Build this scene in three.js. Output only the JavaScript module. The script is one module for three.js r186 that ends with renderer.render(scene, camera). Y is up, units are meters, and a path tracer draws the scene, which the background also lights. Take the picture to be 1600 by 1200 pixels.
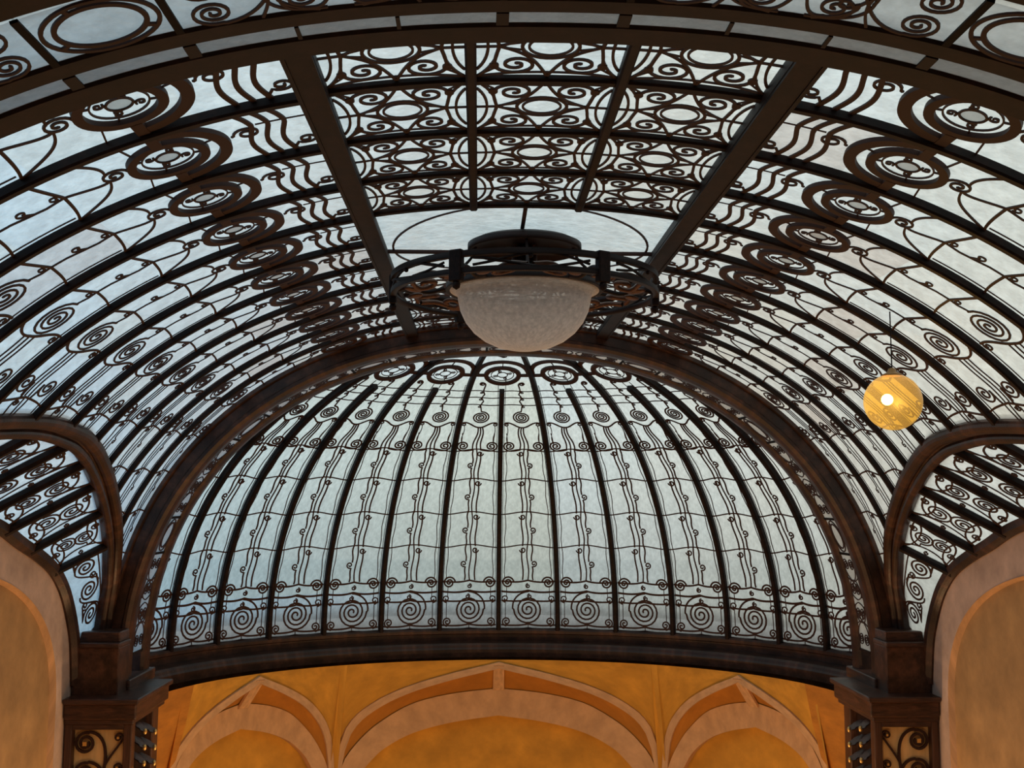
import * as THREE from 'three';
import { mergeGeometries } from 'three/addons/utils/BufferGeometryUtils.js';
import { RoundedBoxGeometry } from 'three/addons/geometries/RoundedBoxGeometry.js';

// ------------------------------------------------------------------ camera, sky, exposure
const scene = new THREE.Scene();
const EYE = 8.0;                                   // height of the eye above the hall floor
const camera = new THREE.PerspectiveCamera(2 * Math.atan(600 / 1650) * 180 / Math.PI, 4 / 3, 0.05, 200);
camera.rotation.order = 'YXZ';
camera.position.set(0, EYE, 0);
camera.rotation.set(0.1076, -0.0303, 0.0031);
scene.add(camera);
const renderer = new THREE.WebGLRenderer({ antialias: true });
renderer.toneMapping = THREE.LinearToneMapping;
renderer.toneMappingExposure = 1.18;
renderer.shadowMap.enabled = true;

// overcast sky, a blue opening on the left, whiter on the right
{
  const W = 64, H = 32, d = new Float32Array(W * H * 4);
  for (let j = 0; j < H; j++) for (let i = 0; i < W; i++) {
    const el = ((j + 0.5) / H - 0.5) * Math.PI, az = ((i + 0.5) / W - 0.5) * 2 * Math.PI;
    const x = Math.cos(el) * Math.cos(az), z = Math.cos(el) * Math.sin(az), k = (j * W + i) * 4;
    const l = Math.min(1, Math.max(0, (-x + z * 0.2) * 1.3)), up = Math.max(0, Math.sin(el)), b = 0.94 + 0.08 * up;
    const c = el > 0 ? [0.95 - 0.62 * l, 0.97 - 0.12 * l, 0.88 + 0.52 * l] : [0.36, 0.37, 0.37];
    for (let q = 0; q < 3; q++) d[k + q] = c[q] * (el > 0 ? b : 1);
    d[k + 3] = 1;
  }
  const t = new THREE.DataTexture(d, W, H, THREE.RGBAFormat, THREE.FloatType);
  t.mapping = THREE.EquirectangularReflectionMapping; t.magFilter = THREE.LinearFilter; t.needsUpdate = true;
  scene.background = t;
}

// ------------------------------------------------------------------ small tools
let seed = 12345;
const rnd = () => { seed = (seed * 1664525 + 1013904223) >>> 0; return seed / 4294967296; };
const lerp = (a, b, t) => a + (b - a) * t, { PI, sin, cos, abs, hypot, min, max, sign, sqrt } = Math;
const table = (xs, ys) => (x) => {
  if (x <= xs[0]) return ys[0];
  for (let i = 1; i < xs.length; i++) if (x <= xs[i]) return lerp(ys[i - 1], ys[i], (x - xs[i - 1]) / (xs[i] - xs[i - 1]));
  return ys[ys.length - 1];
};
const smoothTable = (xs, ys, pointed = false) => {                   // monotone cubic through the same points
  const n = xs.length, d = [], m = []; for (let i = 0; i + 1 < n; i++) d.push((ys[i + 1] - ys[i]) / (xs[i + 1] - xs[i]));
  for (let i = 0; i < n; i++) m.push(i === 0 ? (pointed ? d[0] * 1.15 : 0) : i === n - 1 ? d[n - 2] : d[i - 1] * d[i] <= 0 ? 0 : 2 / (1 / d[i - 1] + 1 / d[i]));
  return (x) => { if (x <= xs[0]) return ys[0]; for (let i = 1; i < n; i++) if (x <= xs[i]) { const h = xs[i] - xs[i - 1], t = (x - xs[i - 1]) / h, a = 2 * t ** 3 - 3 * t * t + 1, b = t ** 3 - 2 * t * t + t, c = 3 * t * t - 2 * t ** 3, e = t ** 3 - t * t; return a * ys[i - 1] + b * h * m[i - 1] + c * ys[i] + e * h * m[i]; } return ys[n - 1]; };
};
const taken = {};
const numbered = (n) => { const k = (taken[n] = (taken[n] ?? -1) + 1); return k ? `${n}_${String(k).padStart(3, '0')}` : n; };
function thing(name, label, category, pos = [0, 0, 0], group) {
  const o = new THREE.Group(); o.name = numbered(name); o.position.set(...pos); o.userData = { label, category };
  if (group) o.userData.group = group;
  scene.add(o); return o;
}
function add(name, g, m, parent, label) {
  if (!g) return null;
  const o = new THREE.Mesh(g, m); o.castShadow = o.receiveShadow = true;
  if (parent === scene || !parent) { o.name = numbered(name); scene.add(o); } else { o.name = name; const n = parent.userData.__n ??= {}; const k = (n[name] = (n[name] ?? -1) + 1); if (k) o.name = `${name}_${String(k).padStart(3, '0')}`; parent.add(o); }
  if (label) o.userData.label = label;
  return o;
}
function each(pts, make) {                         // a list of lines gives one piece per line
  if (!Array.isArray(pts[0][0])) return make(pts);
  let first = null; for (const p of pts) { const o = make(p); first ??= o; } return first;
}
function struct(name, g, m, label) { const o = g ? add(name, g, m, scene) : thing(name); o.userData = { kind: 'structure' }; if (label) o.userData.label = label; return o; }
const ORD = ['zeroth', 'first', 'second', 'third', 'fourth', 'fifth', 'sixth', 'seventh', 'eighth', 'ninth', 'tenth', 'eleventh', 'twelfth', 'thirteenth', 'fourteenth', 'fifteenth', 'sixteenth', 'seventeenth'];

class Strips {                                     // collects quad strips: rows of points with shared normals along a strip
  constructor() { this.p = []; this.uv = []; this.i = []; }
  grid(rows, uvs, flip) {                          // rows: array of arrays of points
    const base = this.p.length / 3, n = rows[0].length;
    rows.forEach((r, a) => r.forEach((q, b) => { this.p.push(q[0], q[1], q[2]); const t = uvs ? uvs(a, b) : [a, b]; this.uv.push(t[0], t[1]); }));
    for (let a = 0; a + 1 < rows.length; a++) for (let b = 0; b + 1 < n; b++) {
      const k = base + a * n + b, l = k + n;
      if (flip) this.i.push(k, k + 1, l, l, k + 1, l + 1); else this.i.push(k, l, k + 1, k + 1, l, l + 1);
    }
  }
  geometry() {
    if (!this.i.length) return null;
    const g = new THREE.BufferGeometry();
    g.setAttribute('position', new THREE.Float32BufferAttribute(this.p, 3));
    g.setAttribute('uv', new THREE.Float32BufferAttribute(this.uv, 2));
    g.setIndex(this.i); g.computeVertexNormals(); return g;
  }
}
// a bar of rectangular section laid on a surface: surf(u, v, off) gives a point, off is the distance towards the room
function densify(pts, step) {
  const out = [pts[0]];
  for (let k = 1; k < pts.length; k++) {
    const [x, y] = pts[k - 1], dx = pts[k][0] - x, dy = pts[k][1] - y, n = max(1, Math.ceil(hypot(dx, dy) / step));
    for (let j = 1; j <= n; j++) out.push([x + dx * j / n, y + dy * j / n]);
  }
  return out;
}
function bar(surf, pts, w, depth, { d0 = 0.004, flip = false, clip = null, step = 0.07 } = {}) {
  const lists = Array.isArray(pts[0][0]) ? pts : [pts], S = new Strips(), d = d0 + depth * 0.36;
  for (const list of lists) {
    const P = densify(list, step); let runs = [P];
    if (clip) { runs = []; let run = []; for (const q of P) { if (clip(q[0], q[1])) run.push(q); else { if (run.length > 1) runs.push(run); run = []; } } if (run.length > 1) runs.push(run); }
    for (const R of runs) {
      const L = [], Rr = [], Lb = [], Rb = []; let len = 0; const us = [];
      for (let k = 0; k < R.length; k++) {
        const a = R[max(0, k - 1)], b = R[min(R.length - 1, k + 1)]; let dx = b[0] - a[0], dy = b[1] - a[1]; const l = hypot(dx, dy) || 1; dx /= l; dy /= l;
        const [u, v] = R[k], h = (typeof w === 'function' ? w(k / (R.length - 1)) : w) / 2;
        L.push(surf(u - dy * h, v + dx * h, d)); Rr.push(surf(u + dy * h, v - dx * h, d)); Lb.push(surf(u - dy * h, v + dx * h, d0)); Rb.push(surf(u + dy * h, v - dx * h, d0));
        if (k) len += hypot(R[k][0] - R[k - 1][0], R[k][1] - R[k - 1][1]); us.push(len);
      }
      const uv = (a, b) => [us[b], a * 0.03];
      S.grid([L, Rr], uv, flip); S.grid([Lb, L], uv, flip); S.grid([Rr, Rb], uv, flip);
      const e = R.length - 1;
      S.grid([[Lb[0], Rb[0]], [L[0], Rr[0]]], null, flip); S.grid([[L[e], Rr[e]], [Lb[e], Rb[e]]], null, flip);
    }
  }
  return S.geometry();
}
// a profile [(across, off)...] swept along a line of frames {p, a, n}
function sweep(frames, profile, flip, closed = true) {
  const S = new Strips(), pr = closed ? [...profile, profile[0]] : profile;
  for (let j = 0; j + 1 < pr.length; j++) {        // each face of the profile is a strip of its own: crisp arrises
    const rows = [pr[j], pr[j + 1]].map(([x, y]) => frames.map((f) => [f.p[0] + f.a[0] * x + f.n[0] * y, f.p[1] + f.a[1] * x + f.n[1] * y, f.p[2] + f.a[2] * x + f.n[2] * y]));
    let len = 0; const us = frames.map((f, k) => { if (k) len += hypot(f.p[0] - frames[k - 1].p[0], f.p[1] - frames[k - 1].p[1], f.p[2] - frames[k - 1].p[2]); return len; });
    S.grid(rows, (a, b) => [us[b], a * hypot(pr[j + 1][0] - pr[j][0], pr[j + 1][1] - pr[j][1])], flip);
  }
  if (closed) for (const [f, e] of [[frames[0], false], [frames[frames.length - 1], true]]) {   // end caps as a fan
    const pts = profile.map(([x, y]) => [f.p[0] + f.a[0] * x + f.n[0] * y, f.p[1] + f.a[1] * x + f.n[1] * y, f.p[2] + f.a[2] * x + f.n[2] * y]);
    for (let j = 1; j + 1 < pts.length; j++) S.grid([[pts[0], pts[0]], [pts[j], pts[j + 1]]], null, e === !flip);
  }
  return S.geometry();
}
const spiral = (x, y, R, turns, a0, dir = 1, rEnd = 0.1) => {
  const n = Math.ceil(turns * 18), o = [];
  for (let k = 0; k <= n; k++) { const t = k / n, r = R * lerp(1, rEnd, t), a = a0 + dir * t * turns * 2 * PI; o.push([x + r * cos(a), y + r * sin(a)]); }
  return o;
};
const arc = (x, y, rx, ry, a0, a1, n = 24) => Array.from({ length: n + 1 }, (_, k) => { const a = lerp(a0, a1, k / n); return [x + rx * cos(a), y + ry * sin(a)]; });
const bez = (a, b, c, d, n = 14) => Array.from({ length: n + 1 }, (_, k) => { const t = k / n, s = 1 - t; return [0, 1].map((i) => s * s * s * a[i] + 3 * s * s * t * b[i] + 3 * s * t * t * c[i] + t * t * t * d[i]); });
const wave = (a, b, amp, n = 1, ph = 0) => Array.from({ length: 13 * n }, (_, k, N = 13 * n - 1) => { const t = k / N, dx = b[0] - a[0], dy = b[1] - a[1], l = hypot(dx, dy), s = amp * sin(2 * PI * n * t + ph); return [a[0] + dx * t - dy / l * s, a[1] + dy * t + dx / l * s]; });

// ------------------------------------------------------------------ materials
function noiseTexture(size, cells, octaves, sd, shape, color) {
  seed = sd; const lat = []; for (let o = 0; o < octaves; o++) { const n = cells << o; lat.push({ n, v: Float32Array.from({ length: n * n }, rnd) }); }
  const data = new Uint8Array(size * size * 4), sm = (t) => t * t * (3 - 2 * t);
  for (let y = 0; y < size; y++) for (let x = 0; x < size; x++) {
    let s = 0, w = 0, a = 1;
    for (const { n, v } of lat) {
      const fx = x / size * n, fy = y / size * n, ix = Math.floor(fx), iy = Math.floor(fy), u = sm(fx - ix), q = sm(fy - iy), i1 = (ix + 1) % n, j1 = (iy + 1) % n;
      s += a * lerp(lerp(v[iy * n + ix], v[iy * n + i1], u), lerp(v[j1 * n + ix], v[j1 * n + i1], u), q); w += a; a *= 0.62;
    }
    const c = shape(s / w); for (let k = 0; k < 3; k++) data[(y * size + x) * 4 + k] = max(0, min(255, 255 * (Array.isArray(c) ? c[k] : c))); data[(y * size + x) * 4 + 3] = 255;
  }
  const t = new THREE.DataTexture(data, size, size); t.wrapS = t.wrapT = THREE.RepeatWrapping; t.magFilter = THREE.LinearFilter; t.minFilter = THREE.LinearFilter;
  if (color) t.colorSpace = THREE.SRGBColorSpace; t.needsUpdate = true; return t;
}
const rep = (t, k) => { const c = t.clone(); c.repeat.set(k, k); c.needsUpdate = true; return c; };
const hammered = noiseTexture(256, 16, 3, 7, (s) => s, false);
const grain = noiseTexture(256, 8, 4, 21, (s) => { const v = 0.9 + 0.2 * (s - 0.5); return [v, v, v]; }, true);
const patchy = noiseTexture(512, 6, 6, 33, (s) => { const v = 0.9 + 0.3 * (s - 0.5); return [v, v * 0.985, v * 0.96]; }, true);
const rusty = noiseTexture(256, 8, 5, 55, (s) => { const v = 0.7 + 0.9 * (s - 0.5); return [v * 1.06, v * 0.98, v * 0.95]; }, true);
const glass = [[0.86, 0.88, 0.85], [0.84, 0.87, 0.85], [0.87, 0.86, 0.8], [0.76, 0.72, 0.68], [0.85, 0.89, 0.88]].map((c) => new THREE.MeshPhysicalMaterial({
  color: new THREE.Color(...c), map: rep(grain, 1.7), transmission: 1, thickness: 0, roughness: 0.86, bumpMap: rep(hammered, 2.2), bumpScale: 0.004, side: THREE.DoubleSide,
}));
const domeSkyTint = glass[0].clone(); domeSkyTint.color.setRGB(0.84, 0.84, 0.75);  // left gores: greener tint painted in to offset the blue sky light
const clearDisc = new THREE.MeshPhysicalMaterial({ color: new THREE.Color(0.62, 0.62, 0.6), map: rep(grain, 3), transmission: 1, thickness: 0, roughness: 0.75, side: THREE.DoubleSide });
const pick = (k) => glass[[0, 1, 2, 0, 4, 1, 0, 3, 1, 0, 4, 2, 0][((k * 7919) >>> 0) % 13]];
const iron = new THREE.MeshPhysicalMaterial({ specularIntensity: 0.45, color: new THREE.Color(0.027, 0.012, 0.009), map: rep(rusty, 1.3), roughness: 0.6, metalness: 0 });
const ironScroll = new THREE.MeshPhysicalMaterial({ specularIntensity: 0.45, color: new THREE.Color(0.042, 0.018, 0.013), roughness: 0.62, metalness: 0 });
const ironCase = new THREE.MeshStandardMaterial({ color: new THREE.Color(0.115, 0.054, 0.033), map: rep(rusty, 0.8), roughness: 0.42, metalness: 0.1, bumpMap: rep(hammered, 3), bumpScale: 0.0015 });
const bronze = new THREE.MeshStandardMaterial({ color: new THREE.Color(0.17, 0.075, 0.035), map: rep(rusty, 4), roughness: 0.5, metalness: 0.35 });
const gilt = new THREE.MeshStandardMaterial({ color: new THREE.Color(0.75, 0.48, 0.16), roughness: 0.35, metalness: 0.7 });
const yellowPanel = new THREE.MeshStandardMaterial({ color: new THREE.Color(0.97, 0.66, 0.3), map: rep(patchy, 1), roughness: 0.7 });  // light yellow backing behind the pier scrolls
const ochre = new THREE.MeshStandardMaterial({ color: new THREE.Color(0.76, 0.38, 0.048), map: rep(patchy, 0.45), roughness: 0.9 });
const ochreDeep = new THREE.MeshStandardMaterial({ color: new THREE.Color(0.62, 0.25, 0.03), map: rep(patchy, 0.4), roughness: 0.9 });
const tan = new THREE.MeshStandardMaterial({ color: new THREE.Color(0.78, 0.48, 0.26), map: rep(patchy, 0.7), roughness: 0.9 });
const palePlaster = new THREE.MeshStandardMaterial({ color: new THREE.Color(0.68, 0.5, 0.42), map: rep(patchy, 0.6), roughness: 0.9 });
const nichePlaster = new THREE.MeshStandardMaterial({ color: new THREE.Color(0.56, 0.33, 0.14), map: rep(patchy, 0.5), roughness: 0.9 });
const jambLitPlaster = new THREE.MeshStandardMaterial({ color: new THREE.Color(0.85, 0.52, 0.28), map: rep(patchy, 0.7), roughness: 0.85 });  // brighter than the wall: lamp light on the bevel painted into the colour
const stone = new THREE.MeshStandardMaterial({ color: new THREE.Color(0.35, 0.3, 0.26), map: rep(patchy, 0.5), roughness: 0.8 });
const roofing = new THREE.MeshStandardMaterial({ color: new THREE.Color(0.3, 0.31, 0.31), map: rep(patchy, 0.3), roughness: 0.95 });

// ------------------------------------------------------------------ the shapes of the hall
const XC = 0.37, YS = -2.455, CENTRE = 9.80, NEAR = 4.87, FAR = 14.5, PITCH = 0.873, RIB0 = 5.87;   // distances in front of the eye; heights from the eye
function superArch(a, b, n, N = 1600) {
  const s = [0], x = [0], y = [b];
  for (let k = 1; k <= N; k++) {
    const th = PI / 2 * k / N; x.push(a * sin(th) ** (2 / n)); y.push(b * max(0, cos(th)) ** (2 / n)); s.push(s[k - 1] + hypot(x[k] - x[k - 1], y[k] - y[k - 1]));
  }
  const at = (q) => {
    q = min(max(q, 0), s[N] - 1e-6); let lo = 0, hi = N; while (hi - lo > 1) { const m = (lo + hi) >> 1; if (s[m] <= q) lo = m; else hi = m; }
    const t = (q - s[lo]) / (s[hi] - s[lo]), X = lerp(x[lo], x[hi], t), Y = lerp(y[lo], y[hi], t);
    const gx = (X / a) ** (n - 1) / a, gy = (max(Y, 1e-9) / b) ** (n - 1) / b, l = hypot(gx, gy); return [X, Y, gx / l, gy / l];
  };
  const byHeight = (h) => { let lo = 0, hi = N; while (hi - lo > 1) { const m = (lo + hi) >> 1; if (y[m] >= h) lo = m; else hi = m; } const t = (h - y[lo]) / ((y[hi] - y[lo]) || 1); return [lerp(x[lo], x[hi], t), lerp(s[lo], s[hi], t)]; };
  return { total: s[N], at, byHeight };
}
const arch = superArch(5.36, 4.875, 2.2);
const vaultAt = (s, D, off) => { const [x, y, nx, ny] = arch.at(abs(s)), g = s < 0 ? -1 : 1; return [XC + g * (x - nx * off), EYE + YS + y - ny * off, -D]; };
// groin: where the side vaults cut the main vault, by distance from the middle of the bay
const groinHeight = smoothTable([0, 0.85, 1.45, 2.08, 2.7, 3.5, 4.1, 4.45, 4.62, 4.72, 4.76], [0.7, 0.655, 0.56, 0.4, 0.2, -0.14, -0.5, -0.86, -1.15, -1.7, -2.4]);
const groinS = (D) => { const e = abs(D - CENTRE); return e >= 4.76 ? arch.total : arch.byHeight(groinHeight(e) - YS)[1]; };
const groin = (side, t) => { const e = 4.76 * t, h = groinHeight(abs(e)), [x] = arch.byHeight(h - YS); return [XC + side * x, EYE + h, -(CENTRE + e)]; };
const wallHeight = smoothTable([0, 0.9, 1.85, 2.45, 2.97, 3.4, 3.72, 3.9, 4.1, 4.2, 4.3], [-0.03, -0.12, -0.31, -0.52, -0.69, -0.87, -1.1, -1.3, -1.62, -1.85, -2.4]);
const WALLX = 5.6;
const TR = [0, 0.2, 0.37, 0.535, 0.70, 0.865, 0.985], TOUT = table([0, 0.2, 0.37, 0.535, 0.7, 0.865, 0.985, 1], [0, 0.165, 0.325, 0.475, 0.635, 0.805, 0.985, 1]);   // the ribs fan a little
const wallCurve = (side, t) => { const e = 4.3 * t; return [XC + side * WALLX, EYE + wallHeight(abs(e)), -(CENTRE + e)]; };
const wallArch = (side, t) => wallCurve(side, sign(t) * TOUT(abs(t)));
const SB = 1.417;                                  // from the crown to the outer edge of the long beams

// ------------------------------------------------------------------ long beams, bars, cross ribs
const steps = (a, b, st) => { const n = max(2, Math.ceil((b - a) / st)); return Array.from({ length: n + 1 }, (_, k) => lerp(a, b, k / n)); };
const ribFrames = (D, s0, s1) => steps(s0, s1, 0.09).map((s) => { const p = vaultAt(s, D, 0), q = vaultAt(s, D, 1); return { p, a: [0, 0, -1], n: [q[0] - p[0], q[1] - p[1], q[2] - p[2]] }; });
let trims = 0;
const trim = (g, m, label) => { const o = struct(`trim_${++trims}`, g, m); o.userData.label = label; return o; };
for (let i = 0; i < 10; i++) {
  const D = RIB0 + PITCH * i, sg = groinS(D), n = ORD[i + 1];
  const side = [[-0.033, 0], [-0.033, 0.046], [-0.023, 0.06], [0.023, 0.06], [0.033, 0.046], [0.033, 0]], top = [[-0.036, 0], [-0.036, 0.024], [-0.026, 0.038], [0.026, 0.038], [0.036, 0.024], [0.036, 0]];
  trim(sweep(ribFrames(D, -sg, -1.34), side), iron, `dark iron cross rib on the left vault slope, ${n} from the near arch`);
  trim(sweep(ribFrames(D, 1.34, sg), side), iron, `dark iron cross rib on the right vault slope, ${n} from the near arch`);
  if (i < 4 || i > 5) trim(sweep(ribFrames(D, -1.34, 1.34), top), iron, `slim dark cross bar between crown panels, ${n} rib line from the near arch`);   // none across the clear panel over the lamp
}
const along = (s, d0, d1) => steps(d0, d1, 0.6).map((D) => { const p = vaultAt(s, D, 0), q = vaultAt(s, D, 1), r = vaultAt(s + 0.01, D, 0), l = hypot(r[0] - p[0], r[1] - p[1]); return { p, a: [(r[0] - p[0]) / l, (r[1] - p[1]) / l, 0], n: [q[0] - p[0], q[1] - p[1], 0] }; });
for (const sd of [-1, 1]) {
  const o = trim(sweep(along(sd * 1.337, NEAR - 0.05, FAR + 0.05), [[-0.082, 0], [-0.082, 0.085], [-0.064, 0.11], [0.064, 0.11], [0.082, 0.085], [0.082, 0]], true), iron, `heavy brown iron beam along the vault, ${sd < 0 ? 'left' : 'right'} of the crown panels`);
  for (const e of [-0.07, 0.07]) add('edge_bead', sweep(along(sd * 1.337 + e, NEAR, FAR), [[-0.012, 0.1], [-0.012, 0.118], [0.012, 0.118], [0.012, 0.1]], true), iron, o);
}
for (const sd of [-1, 1]) for (const [a, b, w] of [[NEAR, RIB0 + 3 * PITCH, 'near'], [RIB0 + 6 * PITCH, FAR, 'far']])
  trim(sweep(along(sd * 0.435, a, b), [[-0.032, 0], [-0.032, 0.055], [-0.02, 0.066], [0.02, 0.066], [0.032, 0.055], [0.032, 0]], true), iron, `slim dark bar between crown panels, ${sd < 0 ? 'left' : 'right'} one, on the ${w} side of the lamp`);

// ------------------------------------------------------------------ panes and scrolls on a surface
function pane(surf, u0, u1, v0, v1, { nu = 6, nv = 10, flip = false } = {}) {    // v0, v1 may depend on u
  const f = (v, u) => (typeof v === 'function' ? v(u) : v), rows = [];
  for (let j = 0; j <= nv; j++) { rows.push(Array.from({ length: nu + 1 }, (_, i) => { const u = lerp(u0, u1, i / nu); return surf(u, lerp(f(v0, u), f(v1, u), j / nv), 0); })); }
  const S = new Strips(); S.grid(rows, (a, b) => { const u = lerp(u0, u1, b / nu); return [u, lerp(f(v0, u), f(v1, u), a / nv)]; }, flip); return S.geometry();
}
const RINGS = (x, y, R) => [arc(x, y, R, R, 0, 2 * PI, 40)];
// the thick ring with its thin inner ring, small centre ring and four volutes
function rosette(put, x, y, R, band, deep) {
  put('ring', arc(x, y, R - band / 2, R - band / 2, 0, 2 * PI, 40), band, deep);
  const r1 = (R - band) * 0.8, r0 = (R - band) * 0.36;
  const inner = put('inner_ring', [arc(x, y, r1, r1, 0, 2 * PI, 32), ...[0.35, 1.9, 3.5, 5].map((a) => [[x + r1 * cos(a), y + r1 * sin(a)], [x + (R - band) * cos(a), y + (R - band) * sin(a)]])], 0.012, 0.03);
  put('centre_ring', arc(x, y, r0, r0, 0, 2 * PI, 24), 0.014, 0.03);
  put('volute', [0.4, 1.97, 3.54, 5.11].map((a) => { const rr = r1 * 0.72, q = spiral(x + rr * cos(a), y + rr * sin(a), r1 * 0.2, 1.2, a + 2.2, 1, 0.25); return [[x + r0 * cos(a - 0.5), y + r0 * sin(a - 0.5)], ...q]; }), 0.013, 0.03);
  return inner;
}

// ---- the eleven glazed strips on each slope of the vault; p runs down from the beam, q across (away from the eye)
const HW = 0.40, cache = {};
function vaultStrip(side, i) {
  const Dc = RIB0 - PITCH / 2 + PITCH * i, flip = side > 0, d0 = max(NEAR - 0.03, Dc - 0.437) - Dc, d1 = min(FAR, Dc + 0.437) - Dc;
  const o = thing('vault_panel', `glazed scroll strip on the ${side < 0 ? 'left' : 'right'} vault slope, ${ORD[i + 1]} from the near arch`, 'glass panel', [XC, EYE, -Dc], `glazed strips on the ${side < 0 ? 'left' : 'right'} slope`);
  const local = (q, p, off) => { const v = vaultAt(side * (SB + p), 0, off); return [v[0] - XC, v[1] - EYE, -q]; };
  const surf = (q, p, off) => local(q, p, off);
  const pEnd = (q) => groinS(Dc + q) - SB + 0.02, lowest = min(pEnd(-0.436), pEnd(0), pEnd(0.436)), clip = (q, p) => p < pEnd(q);
  const put = (name, all, w, d, parent = o) => each(all, (pts) => {
    const deepest = max(...pts.map((e) => e[1])), highest = min(...pts.map((e) => e[1]));
    if (highest > max(pEnd(-0.436), pEnd(0.436), pEnd(0))) return null;
    const whole = deepest < lowest - 0.02, key = whole && `${side}|${name}|${pts.length}|${pts[0].map((e) => e.toFixed(3))}|${pts[pts.length - 1].map((e) => e.toFixed(3))}|${w}`;
    const g = (key && cache[key]) || bar(surf, pts, w < 0.03 ? w * 0.84 : w, d, { flip: !flip, clip: whole ? null : clip, step: 0.09 });
    if (key) cache[key] = g;
    return add(name, g, ironScroll, parent);
  });
  const X = (pts) => pts.map(([p, q]) => [q, p]);              // patterns below are written (p, q)
  const line = (name, pts, w, d, parent) => put(name, Array.isArray(pts[0][0]) ? pts.map(X) : X(pts), w, d, parent);
  // panes, one between each two cross bars
  const cuts = [0, 0.62, 1.57, 2.05, 2.64, 3.2, 3.79, 4.4, 5.0, 5.6, 6.2, 6.8];
  for (let k = 0; k + 1 < cuts.length; k++) {
    const a = cuts[k], b = cuts[k + 1]; if (a >= max(pEnd(d0), pEnd(d1), pEnd(0))) break;
    add('pane', pane(surf, d0, d1, (q) => min(a, pEnd(q)), (q) => min(b, pEnd(q)), { nu: b > lowest ? 10 : 2, nv: 8, flip: !flip }), i === 2 && side < 0 && k > 1 ? glass[3] : pick(i * 31 + k * 3 + (side > 0 ? 5 : 11)), o);
  }
  // wavy bars next to the beam
  for (let k = 0; k < 3; k++) { const p0 = 0.175 + 0.1 * k; line('wavy_bar', Array.from({ length: 22 }, (_, j) => { const q = lerp(-HW, HW, j / 21); return [p0 + 0.03 * sin(q * 8.5 + 0.2) + 0.3 * max(0, -q - 0.12), q]; }), 0.032, 0.035); }
  line('scroll', [[0.185, 0.38], [0.16, 0.345], ...spiral(0.075, 0.25, 0.072, 1.5, 0.6, 1, 0.2)], 0.02, 0.03);
  line('scroll', [[0.5, -0.02], ...spiral(0.4, -0.03, 0.085, 1.6, 0, -1, 0.2)], 0.02, 0.03);
  line('wire', [[0, -0.13], [0.33, -0.13]], 0.011, 0.02);
  // half ring, ring and rosette
  line('half_ring', arc(0.905, 0, 0.355, 0.362, 0.52 * PI, 1.48 * PI, 32), 0.075, 0.085);
  rosette((n, pts, w, d) => put(n, Array.isArray(pts[0][0]) ? pts : pts, w, d), 0, 0.905, 0.255, 0.058, 0.09);
  if (lowest > 1.2) add('clear_disc', new Strips() && (() => { const S = new Strips(), c = Array.from({ length: 19 }, (_, k) => surf(0.066 * cos(k * PI / 9), 0.905 + 0.066 * sin(k * PI / 9), 0.006)); S.grid([c.map(() => surf(0, 0.905, 0.006)), c], null, flip); return S.geometry(); })(), clearDisc, o);
  for (const q of [-1, 1]) line('tie_block', [[0.905, q * 0.245], [0.905, q * HW]], 0.07, 0.095);
  line('wire', [[[0.655, -0.05], [0.56, -0.08]], [[1.08, 0.19], [1.12, HW]], [[1.08, -0.19], [1.12, -HW]]], 0.014, 0.025);
  // leaf
  line('scroll', spiral(1.245, 0, 0.088, 1.8, PI, 1, 0.15), 0.02, 0.03);
  line('leaf_stem', [[...bez([1.29, 0.05], [1.32, 0.19], [1.36, 0.26], [1.62, HW])], bez([1.29, -0.05], [1.25, -0.15], [1.3, -0.26], [1.44, -HW]), bez([1.29, 0.04], [1.34, 0.1], [1.48, 0.02], [1.57, 0])], 0.02, 0.028);
  // cross bars
  const cross = (p, n) => line('cross_bar', [...bez([p + 0.1, -HW], [p + 0.07, -0.25], [p + 0.03, -0.12], [p, 0], 8), ...bez([p, 0], [p + 0.01, 0.12], [p + 0.02, 0.28], [p + 0.06, HW], 8)], 0.024, 0.032);
  cross(1.57); cross(2.05);
  line('hook', [[1.6, -0.012], ...spiral(1.62, -0.045, 0.032, 1, 1.6, -1, 0.4)], 0.014, 0.026);
  line('stem', [[1.57, 0], [1.7, 0.03], [1.82, 0.02], [1.93, 0.0], [2.05, 0]], 0.017, 0.026);
  line('hook', [[1.78, 0.02], ...spiral(1.83, -0.055, 0.042, 1.1, 1.9, -1, 0.3)], 0.016, 0.026);
  line('hook', [[2.08, -0.012], ...spiral(2.1, -0.045, 0.032, 1, 1.6, -1, 0.4)], 0.014, 0.026);
  line('stem', [[2.05, 0], [2.13, 0.01], [2.235, -0.02]], 0.017, 0.026);
  line('large_spiral', spiral(2.42, 0, 0.2, 3.3, PI, 1, 0.08), 0.021, 0.03);
  line('cup', [...bez([2.42, -0.345], [2.56, -0.37], [2.68, -0.2], [2.64, -0.05], 12), ...bez([2.64, -0.05], [2.63, 0.1], [2.52, 0.2], [2.55, 0.36], 12)], 0.026, 0.034);
  line('volute', spiral(2.6, 0.31, 0.05, 1.3, 0.8 * PI, -1, 0.25), 0.018, 0.028);
  line('rod', [-0.105, -0.035, 0.035].map((q) => wave([2.64, q], [3.18, q], 0.012)), 0.014, 0.024);
  line('edge_wire', [-0.35, 0.35].map((q) => [[q > 0 ? 1.64 : 2.62, q], [pEnd(0) + 0.6, q]]), 0.011, 0.02);
  for (const g of [-1, 1]) line('spiral', [...bez([3.2, g * 0.08], [3.16, g * 0.1], [3.1, g * 0.1], [3.03, g * 0.1], 6), ...spiral(3.05, g * 0.215, 0.115, 2, g > 0 ? -PI / 2 - 0.2 : PI / 2 + 0.2, g, 0.12)], 0.019, 0.03);
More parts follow.
